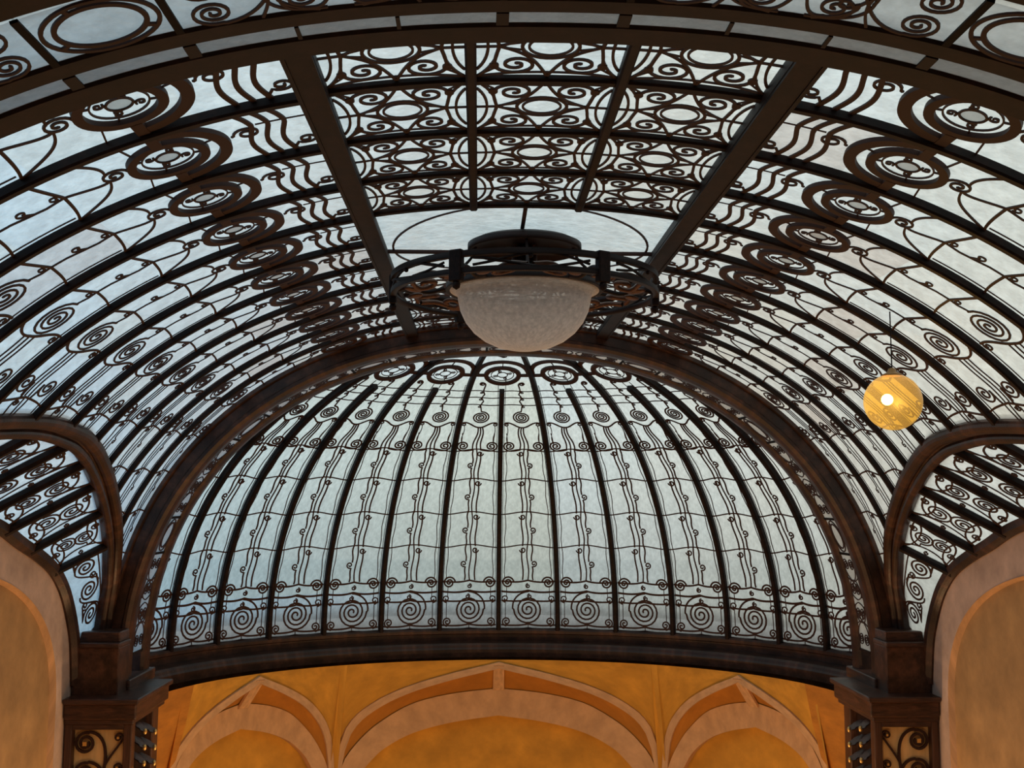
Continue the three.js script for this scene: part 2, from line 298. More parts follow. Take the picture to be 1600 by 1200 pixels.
  for (let k = 0; k < 6; k++) {
    const p = 3.19 + 0.605 * k; cross(p);
    line('volute', spiral(p + 0.065, -0.075, 0.04, 1.25, PI * 0.6, -1, 0.25), 0.016, 0.027);
    line('rod', [[[p + 0.065, -0.115], ...wave([p + 0.12, -0.115], [p + 0.6, -0.06], 0.01)], wave([p, 0], [p + 0.605, 0.02], 0.012), [...wave([p, 0.075], [p + 0.24, 0.08], 0.006), ...spiral(p + 0.3, 0.115, 0.038, 1.2, PI * 1.1, -1, 0.3)], wave([p + 0.33, 0.09], [p + 0.605, 0.075], 0.006)], 0.013, 0.024);
  }
  return o;
}
for (const side of [-1, 1]) for (let i = 0; i < 11; i++) vaultStrip(side, i);

// ---- crown panels: an oval ring between four spirals; u across the vault, v along it
{
  const rows = [0, 1, 2, 3, 7, 8, 9, 10], cols = [[-1.255, -0.467], [-0.403, 0.403], [0.467, 1.255]], shared = [];
  rows.forEach((i, r) => cols.forEach(([s0, s1], c) => {
    const Dc = RIB0 - PITCH / 2 + PITCH * i, w = (s1 - s0) / 2, uc = (s0 + s1) / 2, h = PITCH / 2 - 0.04;
    const where = ['left', 'middle', 'right'][c], row = i < 5 ? `${ORD[i + 1]} row from the near arch` : `${ORD[11 - i]} row from the far arch`;
    const o = thing('crown_panel', `oval-ring crown panel, ${where} column, ${row}`, 'glass panel', [XC, EYE, -Dc], 'oval-ring panels along the crown');
    const surf = (u, v, off) => { const p = vaultAt(uc + u, 0, off); return [p[0] - XC, p[1] - EYE, -v]; };
    const put = (name, all, wd, d) => each(all, (pts) => { const k = `${c}|${name}|${pts.length}|${pts[0]}|${pts[pts.length - 1]}`; shared[k] ??= bar(surf, pts, wd, d, { step: 0.1 }); return add(name, shared[k], ironScroll, o); });
    add('pane', pane(surf, -w - 0.03, w + 0.03, -PITCH / 2, PITCH / 2, { nu: 6, nv: 2 }), (c === 2 && i < 4) || (i + c) % 4 === 3 ? glass[2] : glass[(i + c) % 2], o);
    put('oval_ring', arc(0, 0, 0.155, 0.15, 0, 2 * PI, 30), 0.02, 0.03); put('inner_ring', arc(0, 0, 0.118, 0.114, 0, 2 * PI, 28), 0.014, 0.028);
    for (const a of [-1, 1]) {
      put('lens_bow', [bez([a * w, -h], [a * (w - 0.16), -0.2], [a * (w - 0.16), 0.2], [a * w, h]), bez([a * w, -h * 0.75], [a * (w - 0.085), -0.15], [a * (w - 0.085), 0.15], [a * w, h * 0.75]), [[a * (w - 0.115), 0], [a * w, 0]]], 0.017, 0.028);
      put('ray', [[[a * (w - 0.125), 0.012], [a * 0.14, 0.05]], [[a * (w - 0.125), -0.012], [a * 0.14, -0.05]]], 0.011, 0.024);
      for (const b of [-1, 1]) {
        put('bow', bez([a * (w - 0.125), 0], [a * 0.13, b * 0.09], [a * 0.085, b * 0.14], [0, b * h], 14), 0.018, 0.028);
        put('spiral', [...bez([a * (w - 0.125), 0], [a * (w - 0.11), b * 0.1], [a * (w - 0.1), b * 0.18], [a * (w - 0.1), b * 0.235], 6), ...spiral(a * (w - 0.222), b * 0.235, 0.124, 1.8, a > 0 ? 0 : PI, a * b, 0.1)], 0.02, 0.032);
        put('knot', arc(a * (w - 0.098), b * 0.25, 0.018, 0.03, 0, 2 * PI, 10), 0.022, 0.034);
        put('corner_wire', [[a * (w - 0.1), b * 0.29], [a * w, b * h]], 0.011, 0.022);
      }
    }
    put('edge_bow', [bez([-w, -h], [-0.2, -h + 0.075], [0.2, -h + 0.075], [w, -h]), bez([-w, h], [-0.2, h - 0.075], [0.2, h - 0.075], [w, h])], 0.011, 0.03);
  }));
  // clear panel over the lamp
  const a = RIB0 + 3 * PITCH, b = RIB0 + 6 * PITCH, o = thing('lamp_panel', 'wide clear frosted panel in the crown with an oval wire, over the bowl lamp', 'glass panel', [XC, EYE, -(a + b) / 2]);
  const surf = (u, v, off) => { const p = vaultAt(u, 0, off); return [p[0] - XC, p[1] - EYE, -v]; }, h = (b - a) / 2;
  for (const [x0, x1] of [[-1.27, 0], [0, 1.27]]) for (const [y0, y1] of [[-h, 0], [0, h]]) add('pane', pane(surf, x0, x1, y0, y1, { nu: 8, nv: 4 }), glass[x0 < 0 ? 1 : 4], o);
  add('oval_wire', bar(surf, arc(0, 0, 1.2, h - 0.03, 0, 2 * PI, 72), 0.02, 0.03), ironScroll, o);
  add('middle_bar', bar(surf, [[0, -h], [0, h]], 0.035, 0.03), ironScroll, o); { const e0 = surf(-1.26, 0, 0.02), e1 = surf(1.26, 0, 0.02); add('cross_bar', new RoundedBoxGeometry(e1[0] - e0[0], 0.035, 0.04, 1, 0.008).translate((e0[0] + e1[0]) / 2, e0[1], 0), ironScroll, o); }
}

// ------------------------------------------------------------------ the two transverse arches with glazed soffits
const arcFrames = (D, s0, s1, dir) => steps(s0, s1, 0.08).map((s) => { const p = vaultAt(s, D, 0), q = vaultAt(s, D, 1); return { p, a: [0, 0, -dir], n: [q[0] - p[0], q[1] - p[1], q[2] - p[2]] }; });
const bandAt = (D, prof, dir, label, m = ironCase) => trim(sweep(arcFrames(D, -arch.total, arch.total, dir), prof, dir < 0), m, label);
function bandPanels(which, glassD0, glassD1, off, sMax, lab) {
  const list = []; for (let k = -3; k <= 3; k++) { list.push(['circle', k * 2.03 - 0.27, k * 2.03 + 0.27]); list.push(['scroll', k * 2.03 + 0.3, k * 2.03 + 1.73]); }
  list.unshift(['scroll', -3 * 2.03 - 1.73, -3 * 2.03 - 0.3]);
  const dm = (glassD0 + glassD1) / 2, h = (glassD1 - glassD0) / 2; let nc = 0, ns = 0;
  for (const [kind, s0, s1] of list) {
    const sc = (s0 + s1) / 2, n = kind === 'circle' ? ++nc : ++ns; if (abs(sc) > sMax) continue;
    const w = (s1 - s0) / 2;
    const o = thing(kind === 'circle' ? 'circle_panel' : 'scroll_panel', kind === 'circle' ? `double-ring soffit panel ${lab}, ${ORD[n]} circle from the left` : `long spiral soffit panel ${lab}, ${ORD[n]} scrollwork from the left`, 'glass panel', [XC, EYE, -dm], `${kind} panels under the ${which} arch`);
    const surf = (u, v, f) => { const p = vaultAt(sc + u, 0, off + f); return [p[0] - XC, p[1] - EYE, -v]; };
    const put = (name, all, wd, d) => each(all, (pts) => add(name, bar(surf, pts, wd, d, { step: 0.1 }), ironScroll, o));
    add('pane', pane(surf, -w - 0.02, w + 0.02, -h - 0.02, h + 0.02, { nu: 10, nv: 2 }), glass[2], o);
    for (const e of [-1, 1]) add('end_bar', bar(surf, [[e * (w + 0.015), -h], [e * (w + 0.015), h]], 0.035, 0.04), iron, o);
    if (kind === 'circle') {
      put('outer_ring', arc(0, 0, w - 0.02, h - 0.01, 0, 2 * PI, 40), 0.02, 0.03); put('inner_ring', arc(0, 0, w - 0.075, h - 0.05, 0, 2 * PI, 40), 0.024, 0.03);
      put('tie', [0.5, 2.6, 4.3].map((a) => [[(w - 0.07) * cos(a), (h - 0.045) * sin(a)], [(w - 0.02) * cos(a), (h - 0.01) * sin(a)]]), 0.02, 0.03);
    } else {
      const R = h * 0.47;
      for (const a of [-1, 1]) {
        for (const b of [-1, 1]) {
          put('spiral', [...bez([a * (w - 0.47), b * -h * 0.35], [a * (w - 0.42), b * h * 0.1], [a * (w - 0.36), b * h * 0.9], [a * (w - 0.2), b * h * 0.98], 10), ...spiral(a * (w - 0.16), b * h * 0.5, R, 2.4, b * 1.85 + (a < 0 ? (b > 0 ? -0.55 : 0.55) : 0), -a * b, 0.1)], 0.015, 0.028);
          put('volute', [...bez([a * (w - 0.62), b * h * 0.97], [a * (w - 0.5), b * h * 0.8], [a * (w - 0.42), b * h * 0.4], [a * (w - 0.46), b * h * 0.16], 8), ...spiral(a * (w - 0.51), b * h * 0.2, 0.045, 1.2, a > 0 ? 0 : PI, a * b, 0.2)], 0.014, 0.028);
          put('spiral', [...bez([a * 0.02, b * h * 0.05], [a * 0.05, b * h * 0.7], [a * 0.08, b * h * 0.9], [a * 0.13, b * h * 0.86], 8), ...spiral(a * 0.17, b * h * 0.42, R * 0.95, 2.1, b * 1.9, -a * b, 0.1)], 0.015, 0.028);
        }
        put('cross_curve', [bez([a * (w - 0.36), -h], [a * (w - 0.44), -h * 0.2], [a * (w - 0.44), h * 0.2], [a * (w - 0.36), h]), bez([a * 0.06, -h * 0.92], [a * 0.25, -h * 0.95], [a * 0.34, -h * 0.6], [a * (w - 0.4), h * 0.1]), bez([a * 0.06, h * 0.92], [a * 0.25, h * 0.95], [a * 0.34, h * 0.6], [a * (w - 0.4), -h * 0.1])], 0.014, 0.028);
      }
    }
  }
}
// near arch: far rail, slit, frame rail, glazed soffit, near rail
bandAt(4.66, [[0, 0], [0, 0.23], [0.02, 0.25], [0.19, 0.25], [0.22, 0.22], [0.22, 0]], 1, 'dark near arch rail next to the vault strips', iron);
bandAt(4.4, [[0, 0], [0, 0.23], [0.02, 0.25], [0.13, 0.25], [0.15, 0.23], [0.15, 0]], 1, 'dark near arch rail between slit and soffit panels', iron);
bandAt(3.56, [[0, 0], [0, 0.25], [0.4, 0.25], [0.43, 0.22], [0.43, 0]], 1, 'dark near arch rail at the top corners of the picture', iron);
{
  const slit = struct('window_1'); slit.userData.label = 'narrow pale glazed slit along the near arch';
  slit.position.set(XC, EYE, -4.605);
  const surf = (u, v, f) => { const p = vaultAt(u, 0, 0.235 + f); return [p[0] - XC, p[1] - EYE, -v]; };
  const marks = []; for (let k = -3; k <= 3; k++) for (const e of [-0.285, 0.285, 0.285 + 0.5, 0.285 + 0.97]) marks.push(k * 2.03 + e);
  marks.sort((a, b) => a - b);
  for (let k = 0; k + 1 < marks.length; k++) add('pane', pane(surf, marks[k], marks[k + 1], -0.06, 0.06, { nu: 6, nv: 1 }), glass[2], slit);
  marks.forEach((m, k) => add('tick', bar(surf, [[m, -0.06], [m, 0.06]], [0.06, 0.06, 0.02, 0.02][(k) % 4], 0.03), iron, slit));
}
bandPanels('near', 3.99, 4.41, 0.235, 3.4, 'under the near arch');
// far arch, before the half dome
bandAt(14.44, [[0, 0], [0, 0.05], [0.05, 0.07], [0.05, 0.19], [0.02, 0.21], [0.02, 0.25], [0.07, 0.29], [0.17, 0.31], [0.3, 0.31], [0.34, 0.29], [0.34, 0]], 1, 'broad brown moulded arch rail at the end of the vault');
bandAt(15.16, [[0, 0], [0, 0.29], [0.03, 0.33], [0.12, 0.35], [0.22, 0.35], [0.28, 0.33], [0.3, 0.28], [0.3, 0]], 1, 'brown inner arch rail framing the half dome', ironCase);
bandPanels('far', 14.77, 15.17, 0.29, 7.4, 'under the far arch');

// ------------------------------------------------------------------ half dome
const DD = 15.39, RX = 5.87, RZ = 4.75, DH = 4.93, DN = 2.1, STEP = 0.1896;
const domeS = (h) => max(0, 1 - (max(0, h) / DH) ** DN) ** (1 / DN);
const mer = { t: [0], h: [0] };
for (let k = 1, N = 900; k <= N; k++) { const f = k / N, h0 = DH * sin(PI / 2 * (k - 1) / N), h = DH * sin(PI / 2 * f); mer.h.push(h); mer.t.push(mer.t[k - 1] + hypot(h - h0, 5.2 * (domeS(h) - domeS(h0)))); }
const hOf = table(mer.t, mer.h), tOf = table(mer.h, mer.t);
const tableFast = (xs, ys) => (x) => { let lo = 0, hi = xs.length - 1; if (x <= xs[0]) return ys[0]; if (x >= xs[hi]) return ys[hi]; while (hi - lo > 1) { const m = (lo + hi) >> 1; if (xs[m] <= x) lo = m; else hi = m; } return lerp(ys[lo], ys[hi], (x - xs[lo]) / (xs[hi] - xs[lo])); };
const H = tableFast(mer.t, mer.h), T = tableFast(mer.h, mer.t);
function domePoint(phi, h, off) {
  const s = domeS(h), x = RX * s * sin(phi), z = RZ * s * cos(phi), r = sqrt((x / RX) ** 2 + (z / RZ) ** 2) || 1e-6;
  let nx = r ** (DN - 2) * x / RX ** 2, nz = r ** (DN - 2) * z / RZ ** 2, ny = (max(h, 0) / DH) ** (DN - 1) / DH; const l = hypot(nx, ny, nz); nx /= l; ny /= l; nz /= l;
  return [XC + x - nx * off, EYE + YS + h - ny * off, -(DD + z - nz * off)];
}
const domeR = (phi, h) => domeS(h) * sqrt((RX * cos(phi)) ** 2 + (RZ * sin(phi)) ** 2);
const TOP = 4.42;
for (let k = -8; k <= 8; k++) {                    // odd ribs run to the crown, even ones stop at a ring
  const phi = k * STEP, hEnd = k % 2 ? DH - 0.012 : 4.3, wd = 0.045;
  const frames = steps(0, T(hEnd), 0.1).map((t) => { const h = H(t), p = domePoint(phi, h, 0), q = domePoint(phi, h, 1), f = min(1, 0.35 + 0.65 * domeS(h) / 0.5), a = [cos(phi) * RX, 0, sin(phi) * RZ], l = hypot(...a); return { p, a: a.map((e) => e / l * f), n: [q[0] - p[0], q[1] - p[1], q[2] - p[2]] }; });
  trim(sweep(frames, [[-wd, 0], [-wd, 0.075], [-wd * 0.6, 0.1], [wd * 0.6, 0.1], [wd, 0.075], [wd, 0]], true), iron, `dark iron dome rib, ${ORD[k + 9]} from the left${k === 0 ? ', the middle one' : ''}`);
}
function gore(k) {                                 // between rib k and k + 1
  const pc = (k + 0.5) * STEP, m = k >= 0 ? 1 : -1;
  const o = thing('dome_panel', `tall glazed scroll gore of the half dome, ${ORD[k + 9]} from the left`, 'glass panel', domePoint(pc, 0, 0), 'gores of the half dome');
  const b = domePoint(pc, 0, 0), hw = (h) => STEP / 2 * domeR(pc, h);
  const surf = (x, t, off) => { const h = H(t), p = domePoint(pc + x / max(0.2, domeR(pc, h)), h, off); return [p[0] - b[0], p[1] - b[1], p[2] - b[2]]; };
  const fsurf = (f, t, off) => { const h = H(t), p = domePoint(pc + f * STEP / 2, h, off); return [p[0] - b[0], p[1] - b[1], p[2] - b[2]]; };
  const put = (name, all, w, d = 0.028, sf = surf) => each(all, (pts) => add(name, bar(sf, pts, w * (w > 0.0125 ? 1.42 : 1.15), d, { step: 0.12 }), ironScroll, o));
  const M = (pts) => pts.map(([x, t]) => [m * x, t]);
  const edge = (t, inset) => hw(H(t)) - inset;
  const th = [0, 0.74, 1.567, 2.18, 2.79, 3.31, 3.71, 4.12, TOP].map((h) => T(h));
  for (let j = 0; j + 1 < th.length; j++) add('pane', pane(fsurf, -1, 1, th[j], th[j + 1], { nu: 3, nv: 5, flip: true }), j === 0 ? glass[1] : k < 1 ? domeSkyTint : glass[[0, 1, 4][(k + 16 + j * 2) % 3]], o);
  // foot
  const w0 = (h) => hw(h) - 0.05;
  const bracket = (h, dip, name = 'cross_bar', wd = 0.022) => { const t = T(h), e = w0(h); put(name, [...bez([-e, t], [-e * 0.6, t - dip], [-e * 0.3, t - dip], [0, t + dip * 0.7], 8), ...bez([0, t + dip * 0.7], [e * 0.3, t - dip], [e * 0.6, t - dip], [e, t], 8)], wd); };
  bracket(0.03, 0.015); bracket(0.1, 0.02);
  put('tie', [[0, T(0.0)], [0, T(0.11)]], 0.012);
  for (const a of [-1, 1]) put('volute', spiral(a * (w0(0.15) - 0.1), T(0.16), 0.085, 1.7, -PI / 2, a, 0.12), 0.019);
  put('large_spiral', [...M(bez([0.02, T(0.72)], [-0.2, T(0.7)], [-0.3, T(0.55)], [-0.29, T(0.4)], 10)), ...spiral(0, T(0.385), 0.27, 3.1, m > 0 ? PI : 0, m, 0.08)], 0.022);
  bracket(0.55, 0.02); bracket(0.72, 0.025, 'cross_bar', 0.025);
  for (const a of [-1, 1]) { put('volute', spiral(a * (w0(0.58) - 0.075), T(0.585), 0.07, 1.3, -PI / 2, a, 0.2), 0.016); put('wire', [[a * (w0(0.3) - 0.08), T(0.22)], [a * (w0(0.5) - 0.08), T(0.53)]], 0.011); put('wire', [[a * (w0(0.6) - 0.1), T(0.63)], [a * (w0(0.8) - 0.1), T(0.8)]], 0.011); }
  put('hook', M(spiral(0.03, T(0.63), 0.045, 1.4, PI / 2, 1, 0.2)), 0.016); put('hook', M(spiral(0.0, T(0.82), 0.045, 1.4, PI / 2, 1, 0.2)), 0.016);
  bracket(0.91, 0.025);
  for (const a of [-1, 1]) put('spiral', spiral(a * (w0(0.9) - 0.12), T(0.885), 0.115, 2, a > 0 ? PI : 0, -a, 0.12), 0.021);
  // shaft: three rods tied by wavy wires
  const hs = [0.93, 1.567, 2.18, 2.79, 3.31], rodLines = [[], [], []];
  for (let j = 0; j < 4; j++) {
    const t0 = T(hs[j]), t1 = T(hs[j + 1]), L = t1 - t0, f = 1 - 0.09 * j;
    put('rod', M(wave([-0.1 * f, t0], [-0.1 * f, t1 - 0.05], 0.012, 1, PI)), 0.019);
    put('rod', M(wave([0.0, t0], [0.0, t1], 0.016, 1, PI)), 0.017);
    put('rod', [M(wave([0.095 * f, t0], [0.085 * f, t0 + 0.4 * L], 0.008)), M(wave([0.075 * f, t0 + 0.55 * L], [0.09 * f, t1], 0.008))], 0.019);
    put('volute', M(spiral(0.115 * f, t0 + 0.48 * L, 0.06, 1.3, -PI * 0.6, 1, 0.22)), 0.017);
    put('volute', M(spiral(-0.09 * f, t1 - 0.075, 0.06, 1.3, PI, 1, 0.22)), 0.017);
    const e = w0(hs[j + 1]) + 0.05; put('cross_wire', wave([-e, t1 - 0.0], [e, t1 - 0.0], 0.03, 1, -PI / 2), 0.015, 0.024);
  }
  for (const a of [-1, 1]) {
    const line = []; for (let j = 0; j <= 24; j++) { const t = lerp(T(0.95), T(3.6), j / 24); line.push([a * (edge(t, 0.115) + 0.012 * sin(j * 1.35)), t]); } put('edge_wire', line, 0.012, 0.022);
    const ln2 = []; for (let j = 0; j <= 24; j++) { const t = lerp(T(0.2), T(4.35), j / 24); ln2.push([a * (edge(t, 0.062)), t]); } put('edge_wire', ln2, 0.009, 0.02);
  }
  // pair of spirals, rods, cup and large spiral
  { const t = T(3.31), f = hw(3.35);
    for (const a of [-1, 1]) put('spiral', [...bez([a * 0.06, t + 0.02], [a * 0.1, t], [a * (f - 0.2), t - 0.02], [a * (f - 0.17), t - 0.01], 6), ...spiral(a * (f - 0.165), t + 0.1, 0.112, 2.1, -PI / 2, a, 0.12)], 0.02);
    const t1 = T(3.71); put('rod', [-0.07, 0, 0.07].map((x) => M(wave([x * 1.1, t], [x * 0.55 - 0.02, t1 - 0.02], 0.018, 1, PI))), 0.018);
    const e = hw(3.72) - 0.09; put('cup', [...bez([-e, t1 + 0.1], [-e * 0.6, t1 + 0.13], [-e * 0.4, t1 - 0.02], [0, t1 - 0.02], 10), ...bez([0, t1 - 0.02], [e * 0.4, t1 - 0.02], [e * 0.6, t1 + 0.13], [e, t1 + 0.1], 10)], 0.02);
    for (const a of [-1, 1]) { put('volute', spiral(a * (e - 0.015), t1 + 0.06, 0.045, 1.3, PI / 2, -a, 0.25), 0.015); put('wire', wave([a * (e + 0.0), t + 0.16], [a * (e - 0.02), t1 + 0.02], 0.014), 0.012); }
    const tc = T(3.85); put('large_spiral', spiral(0, tc + 0.02, 0.155, 3.2, PI / 2, m, 0.08), 0.018);
    const tt = [4.06, 4.17, 4.27].map((h) => T(h));
    put('stem', M([[0, tc + 0.175], [0.03, tt[0]], [-0.01, (tt[0] + tt[1]) / 2], [0.03, tt[1]], [-0.01, (tt[2] + tt[1]) / 2], [0.02, tt[2]], [0.0, T(4.36)]]), 0.017);
    for (const t2 of tt) { const g = hw(H(t2)) - 0.03; put('cross_wire', wave([-g, t2], [g, t2], 0.012), 0.013, 0.022); put('hook', M(spiral(0.05, t2 - 0.05, 0.03, 1.2, PI / 2, 1, 0.3)), 0.012); }
    const tv = T(4.36); put('volute', M([...bez([0, tv], [0.0, tv + 0.05], [0.09, tv + 0.12], [0.1, tv + 0.02], 8), ...spiral(0.055, tv + 0.02, 0.04, 1.2, 0, -1, 0.3)]), 0.016);
  }
}
for (let k = -8; k < 8; k++) gore(k);
for (let k = -6; k <= 6; k += 2) {                 // ring panels round the crown of the half dome
  const pc = k * STEP, b = domePoint(pc, 4.5, 0);
  const o = thing('ring_panel', `heavy ring panel at the half dome top, ${ORD[k / 2 + 4]} ring from the left`, 'glass panel', b, 'ring panels at the top of the half dome');
  const surf = (x, t, off) => { const h = min(H(t), DH - 0.002), p = domePoint(pc + x / max(0.12, domeR(pc, h)), h, off); return [p[0] - b[0], p[1] - b[1], p[2] - b[2]]; };
  const fsurf = (f, t, off) => { const p = domePoint(pc + f * STEP, min(H(t), DH - 0.002), off); return [p[0] - b[0], p[1] - b[1], p[2] - b[2]]; };
  const put = (name, all, w, d) => each(all, (pts) => add(name, bar(surf, pts, w, d, { step: 0.1 }), ironScroll, o)), tc = T(4.5);
  const cuts = [T(TOP), T(4.7), T(DH - 0.003)];
  for (let j = 0; j < 2; j++) add('pane', pane(fsurf, -1, 1, cuts[j], cuts[j + 1], { nu: 6, nv: 6, flip: true }), glass[j], o);
  rosette(put, 0, tc, 0.31, 0.075, 0.1);
  put('half_ring', arc(0, tc + 0.03, 0.425, 0.47, 0.03 * PI, 0.97 * PI, 28), 0.065, 0.09);
  for (const a of [-1, 1]) put('tie_block', [[a * 0.3, tc], [a * 0.46, tc]], 0.06, 0.09);
  put('wire', [[0, tc + 0.31], [0, tc + 0.47]], 0.016, 0.03);
  const tt = tc + 0.72; put('scroll', [...bez([-0.3, tt + 0.1], [-0.2, tt + 0.06], [-0.1, tt + 0.04], [0, tt - 0.06], 8), ...spiral(0, tt, 0.06, 1.6, -PI / 2, 1, 0.2)], 0.018, 0.03);
  put('cross_wire', [wave([-0.33, tt + 0.1], [0.33, tt + 0.1], 0.015)], 0.014, 0.025);
}
{ // slivers beside the outermost ribs, and the plate that closes the dome against the arch
  const o2 = struct('window_2'); o2.userData.label = 'narrow frosted slivers of the half dome against the arch';
  for (const a of [-1, 1]) add('pane', pane((f, t) => domePoint(a * lerp(8 * STEP, PI / 2, f), min(H(t), DH - 0.003), 0), 0, 1, 0, T(DH - 0.004), { nu: 1, nv: 30, flip: a > 0 }), glass[0], o2);
  const S = new Strips(), ring = (D, f) => steps(-1, 1, 0.025).map(f);
  const outer = steps(-1, 1, 0.025).map((e) => { const h = H(T(DH) * (1 - abs(e))), s = domeS(h); return [XC + sign(e) * RX * s * 1.0 || XC, EYE + YS + h + 0.02, -15.42]; });
  const inner = steps(-1, 1, 0.025).map((e) => { const p = vaultAt(e * arch.total, 15.42, 0.25); return p; });
  S.grid([inner, outer], null, false); S.grid([inner.map((p) => [p[0], p[1], -15.4]), outer.map((p) => [p[0], p[1], -15.4])], null, true);
  trim(S.geometry(), iron, 'dark iron plate between the far arch and the half dome');
}
// curved cornice below the half dome
{
  const fr = (phi0, phi1, rIn) => steps(phi0, phi1, 0.03).map((phi) => { const p = domePoint(phi, 0, 0), gx = sin(phi) / RX, gz = cos(phi) / RZ, l = hypot(gx, gz); return { p, a: [-gx / l, 0, gz / l], n: [0, 1, 0] }; });
  const o = trim(sweep(fr(-PI / 2, PI / 2), [[-0.12, 0.03], [0.07, 0.03], [0.1, 0.0], [0.1, -0.05], [0.055, -0.07], [0.055, -0.18], [0.24, -0.2], [0.3, -0.2], [0.34, -0.23], [0.35, -0.27], [0.38, -0.3], [0.38, -0.44], [0.34, -0.5], [0.3, -0.56], [-0.12, -0.56]], false), ironCase, 'curved brown cornice under the half dome');
}

// ------------------------------------------------------------------ side vaults between the groins and the wall arches
const sub = (a, b) => [a[0] - b[0], a[1] - b[1], a[2] - b[2]], unit = (v) => { const l = hypot(...v) || 1; return v.map((e) => e / l); }, crossP = (a, b) => [a[1] * b[2] - a[2] * b[1], a[2] * b[0] - a[0] * b[2], a[0] * b[1] - a[1] * b[0]], mix3 = (a, b, t) => a.map((e, k) => lerp(e, b[k], t));
const lateral = (side, t, w) => mix3(groin(side, t), wallArch(side, t), w);
function lateralN(side, t, w) { const e = 0.01, du = sub(lateral(side, min(1, t + e), w), lateral(side, max(-1, t - e), w)), dv = sub(wallArch(side, t), groin(side, t)); let n = unit(crossP(du, dv)); const toRoom = n[1] < 0 || (abs(n[1]) < 0.2 && n[0] * side < 0); return toRoom ? n : n.map((x) => -x); }
for (const side of [-1, 1]) {
  const S = side < 0 ? 'left' : 'right';
  // mouldings along the groin (two rolls and a hollow) and along the wall arch
  const ts = Array.from({ length: 141 }, (_, k) => { const e = -1 + 2 * k / 140; return sin(e * PI / 2) * 0.5 + e * 0.5; }).map((t) => (abs(t) > 1 ? sign(t) : t));
  const smooth = (f) => { const F = ts.map(f); return F.map((v, k) => { let o = [0, 0, 0]; for (let j = -3; j <= 3; j++) { const q = F[min(F.length - 1, max(0, k + j))]; o = o.map((e, i) => e + q[i] / 7); } return unit(o); }); };
  const N1 = smooth((t) => lateralN(side, t, 0.02)), A1 = smooth((t) => { const d = sub(wallArch(side, t), groin(side, t)); return d; });
  const N0 = smooth((t) => { const e = 4.76 * t, s = groinS(CENTRE + min(4.7, max(-4.7, e))); return unit(sub(vaultAt(side * s, CENTRE + e, 1), vaultAt(side * s, CENTRE + e, 0))); });
  const P = ts.map((t) => groin(side, t));
  const tang = P.map((p, k) => unit(sub(P[min(P.length - 1, k + 1)], P[max(0, k - 1)])));
  const frames = ts.map((t, k) => { const n = unit(N1[k].map((x, i) => x + N0[k][i])); let a = unit(crossP(tang[k], n)); if (a[0] * A1[k][0] + a[1] * A1[k][1] + a[2] * A1[k][2] < 0) a = a.map((x) => -x); return { p: P[k], a, n: unit(crossP(a, tang[k])).map((x, i, v) => x * (v[0] * n[0] + v[1] * n[1] + v[2] * n[2] < 0 ? -1 : 1)) }; });
  const roll = (x0, x1, h0, h1) => Array.from({ length: 8 }, (_, k) => { const a = PI * (1 - k / 7); return [lerp(x0, x1, (cos(a) + 1) / 2), h0 + (h1 - h0) * sin(a)]; });
  const o = trim(sweep(frames, [[-0.05, -0.06], [-0.05, 0.02], ...roll(-0.05, 0.105, 0.02, 0.075), [0.11, 0.02], [0.122, 0.02], ...roll(0.126, 0.235, 0.03, 0.075), [0.24, -0.08]], side > 0), ironCase, `curved brown moulding round the ${S} side vault`);
  const FW = ts.map((t) => wallCurve(side, t)), tw = FW.map((p, k) => unit(sub(FW[min(FW.length - 1, k + 1)], FW[max(0, k - 1)])));
  const fw = ts.map((t, k) => { const n = N1[k]; let a = [-side, 0, 0]; let b = unit(crossP(tw[k], a)); if (b[1] > 0 && abs(b[1]) > 0.15) b = b.map((x) => -x); else if (abs(b[1]) <= 0.15 && b[2] * t < 0 && false) b = b.map((x) => -x); return { p: FW[k], a, n: b }; });
  trim(sweep(fw, [[-0.05, -0.05], [-0.05, 0.06], [0.03, 0.075], [0.06, 0.05], [0.09, 0.03], [0.1, -0.05]], side > 0), ironCase, `dark arched trim where the ${S} side vault meets the wall`);
  // ribs across the side vault
  for (const t0 of [...TR.slice(1, 6).flatMap((t) => [-t, t]), 0]) {
    const seen = t0 > 0.1 || t0 === 0; const fr = steps(0.14, 1, 0.1).map((w) => { const p = lateral(side, t0, w), n = lateralN(side, t0, w), d = sub(wallArch(side, t0), groin(side, t0)), a = unit(crossP(n, d)); return { p, a, n }; });
    trim(sweep(fr, [[-0.045, -0.01], [-0.045, 0.05], [-0.025, 0.085], [0.025, 0.085], [0.045, 0.05], [0.045, -0.01]], false), iron, t0 > 0 ? `dark rib across the ${S} side vault, ${ORD[6 - TR.indexOf(t0)]} from its foot` : t0 === 0 ? `dark rib at the crown of the ${S} side vault` : `dark rib in the near half of the ${S} side vault, ${ORD[6 - TR.indexOf(-t0)]} from its foot`);
  }
  // glazing: the half that the camera sees panel by panel, the near half as one window
  const o3 = struct(`window_${side < 0 ? 3 : 4}`); o3.userData.label = `frosted glazing in the near half of the ${S} side vault`;
  for (let k = 0; k < 6; k++) add('pane', pane((t, w) => lateral(side, t, w), -TR[k + 1], -TR[k], 0, 1, { nu: 6, nv: 3, flip: side > 0 }), glass[0], o3);
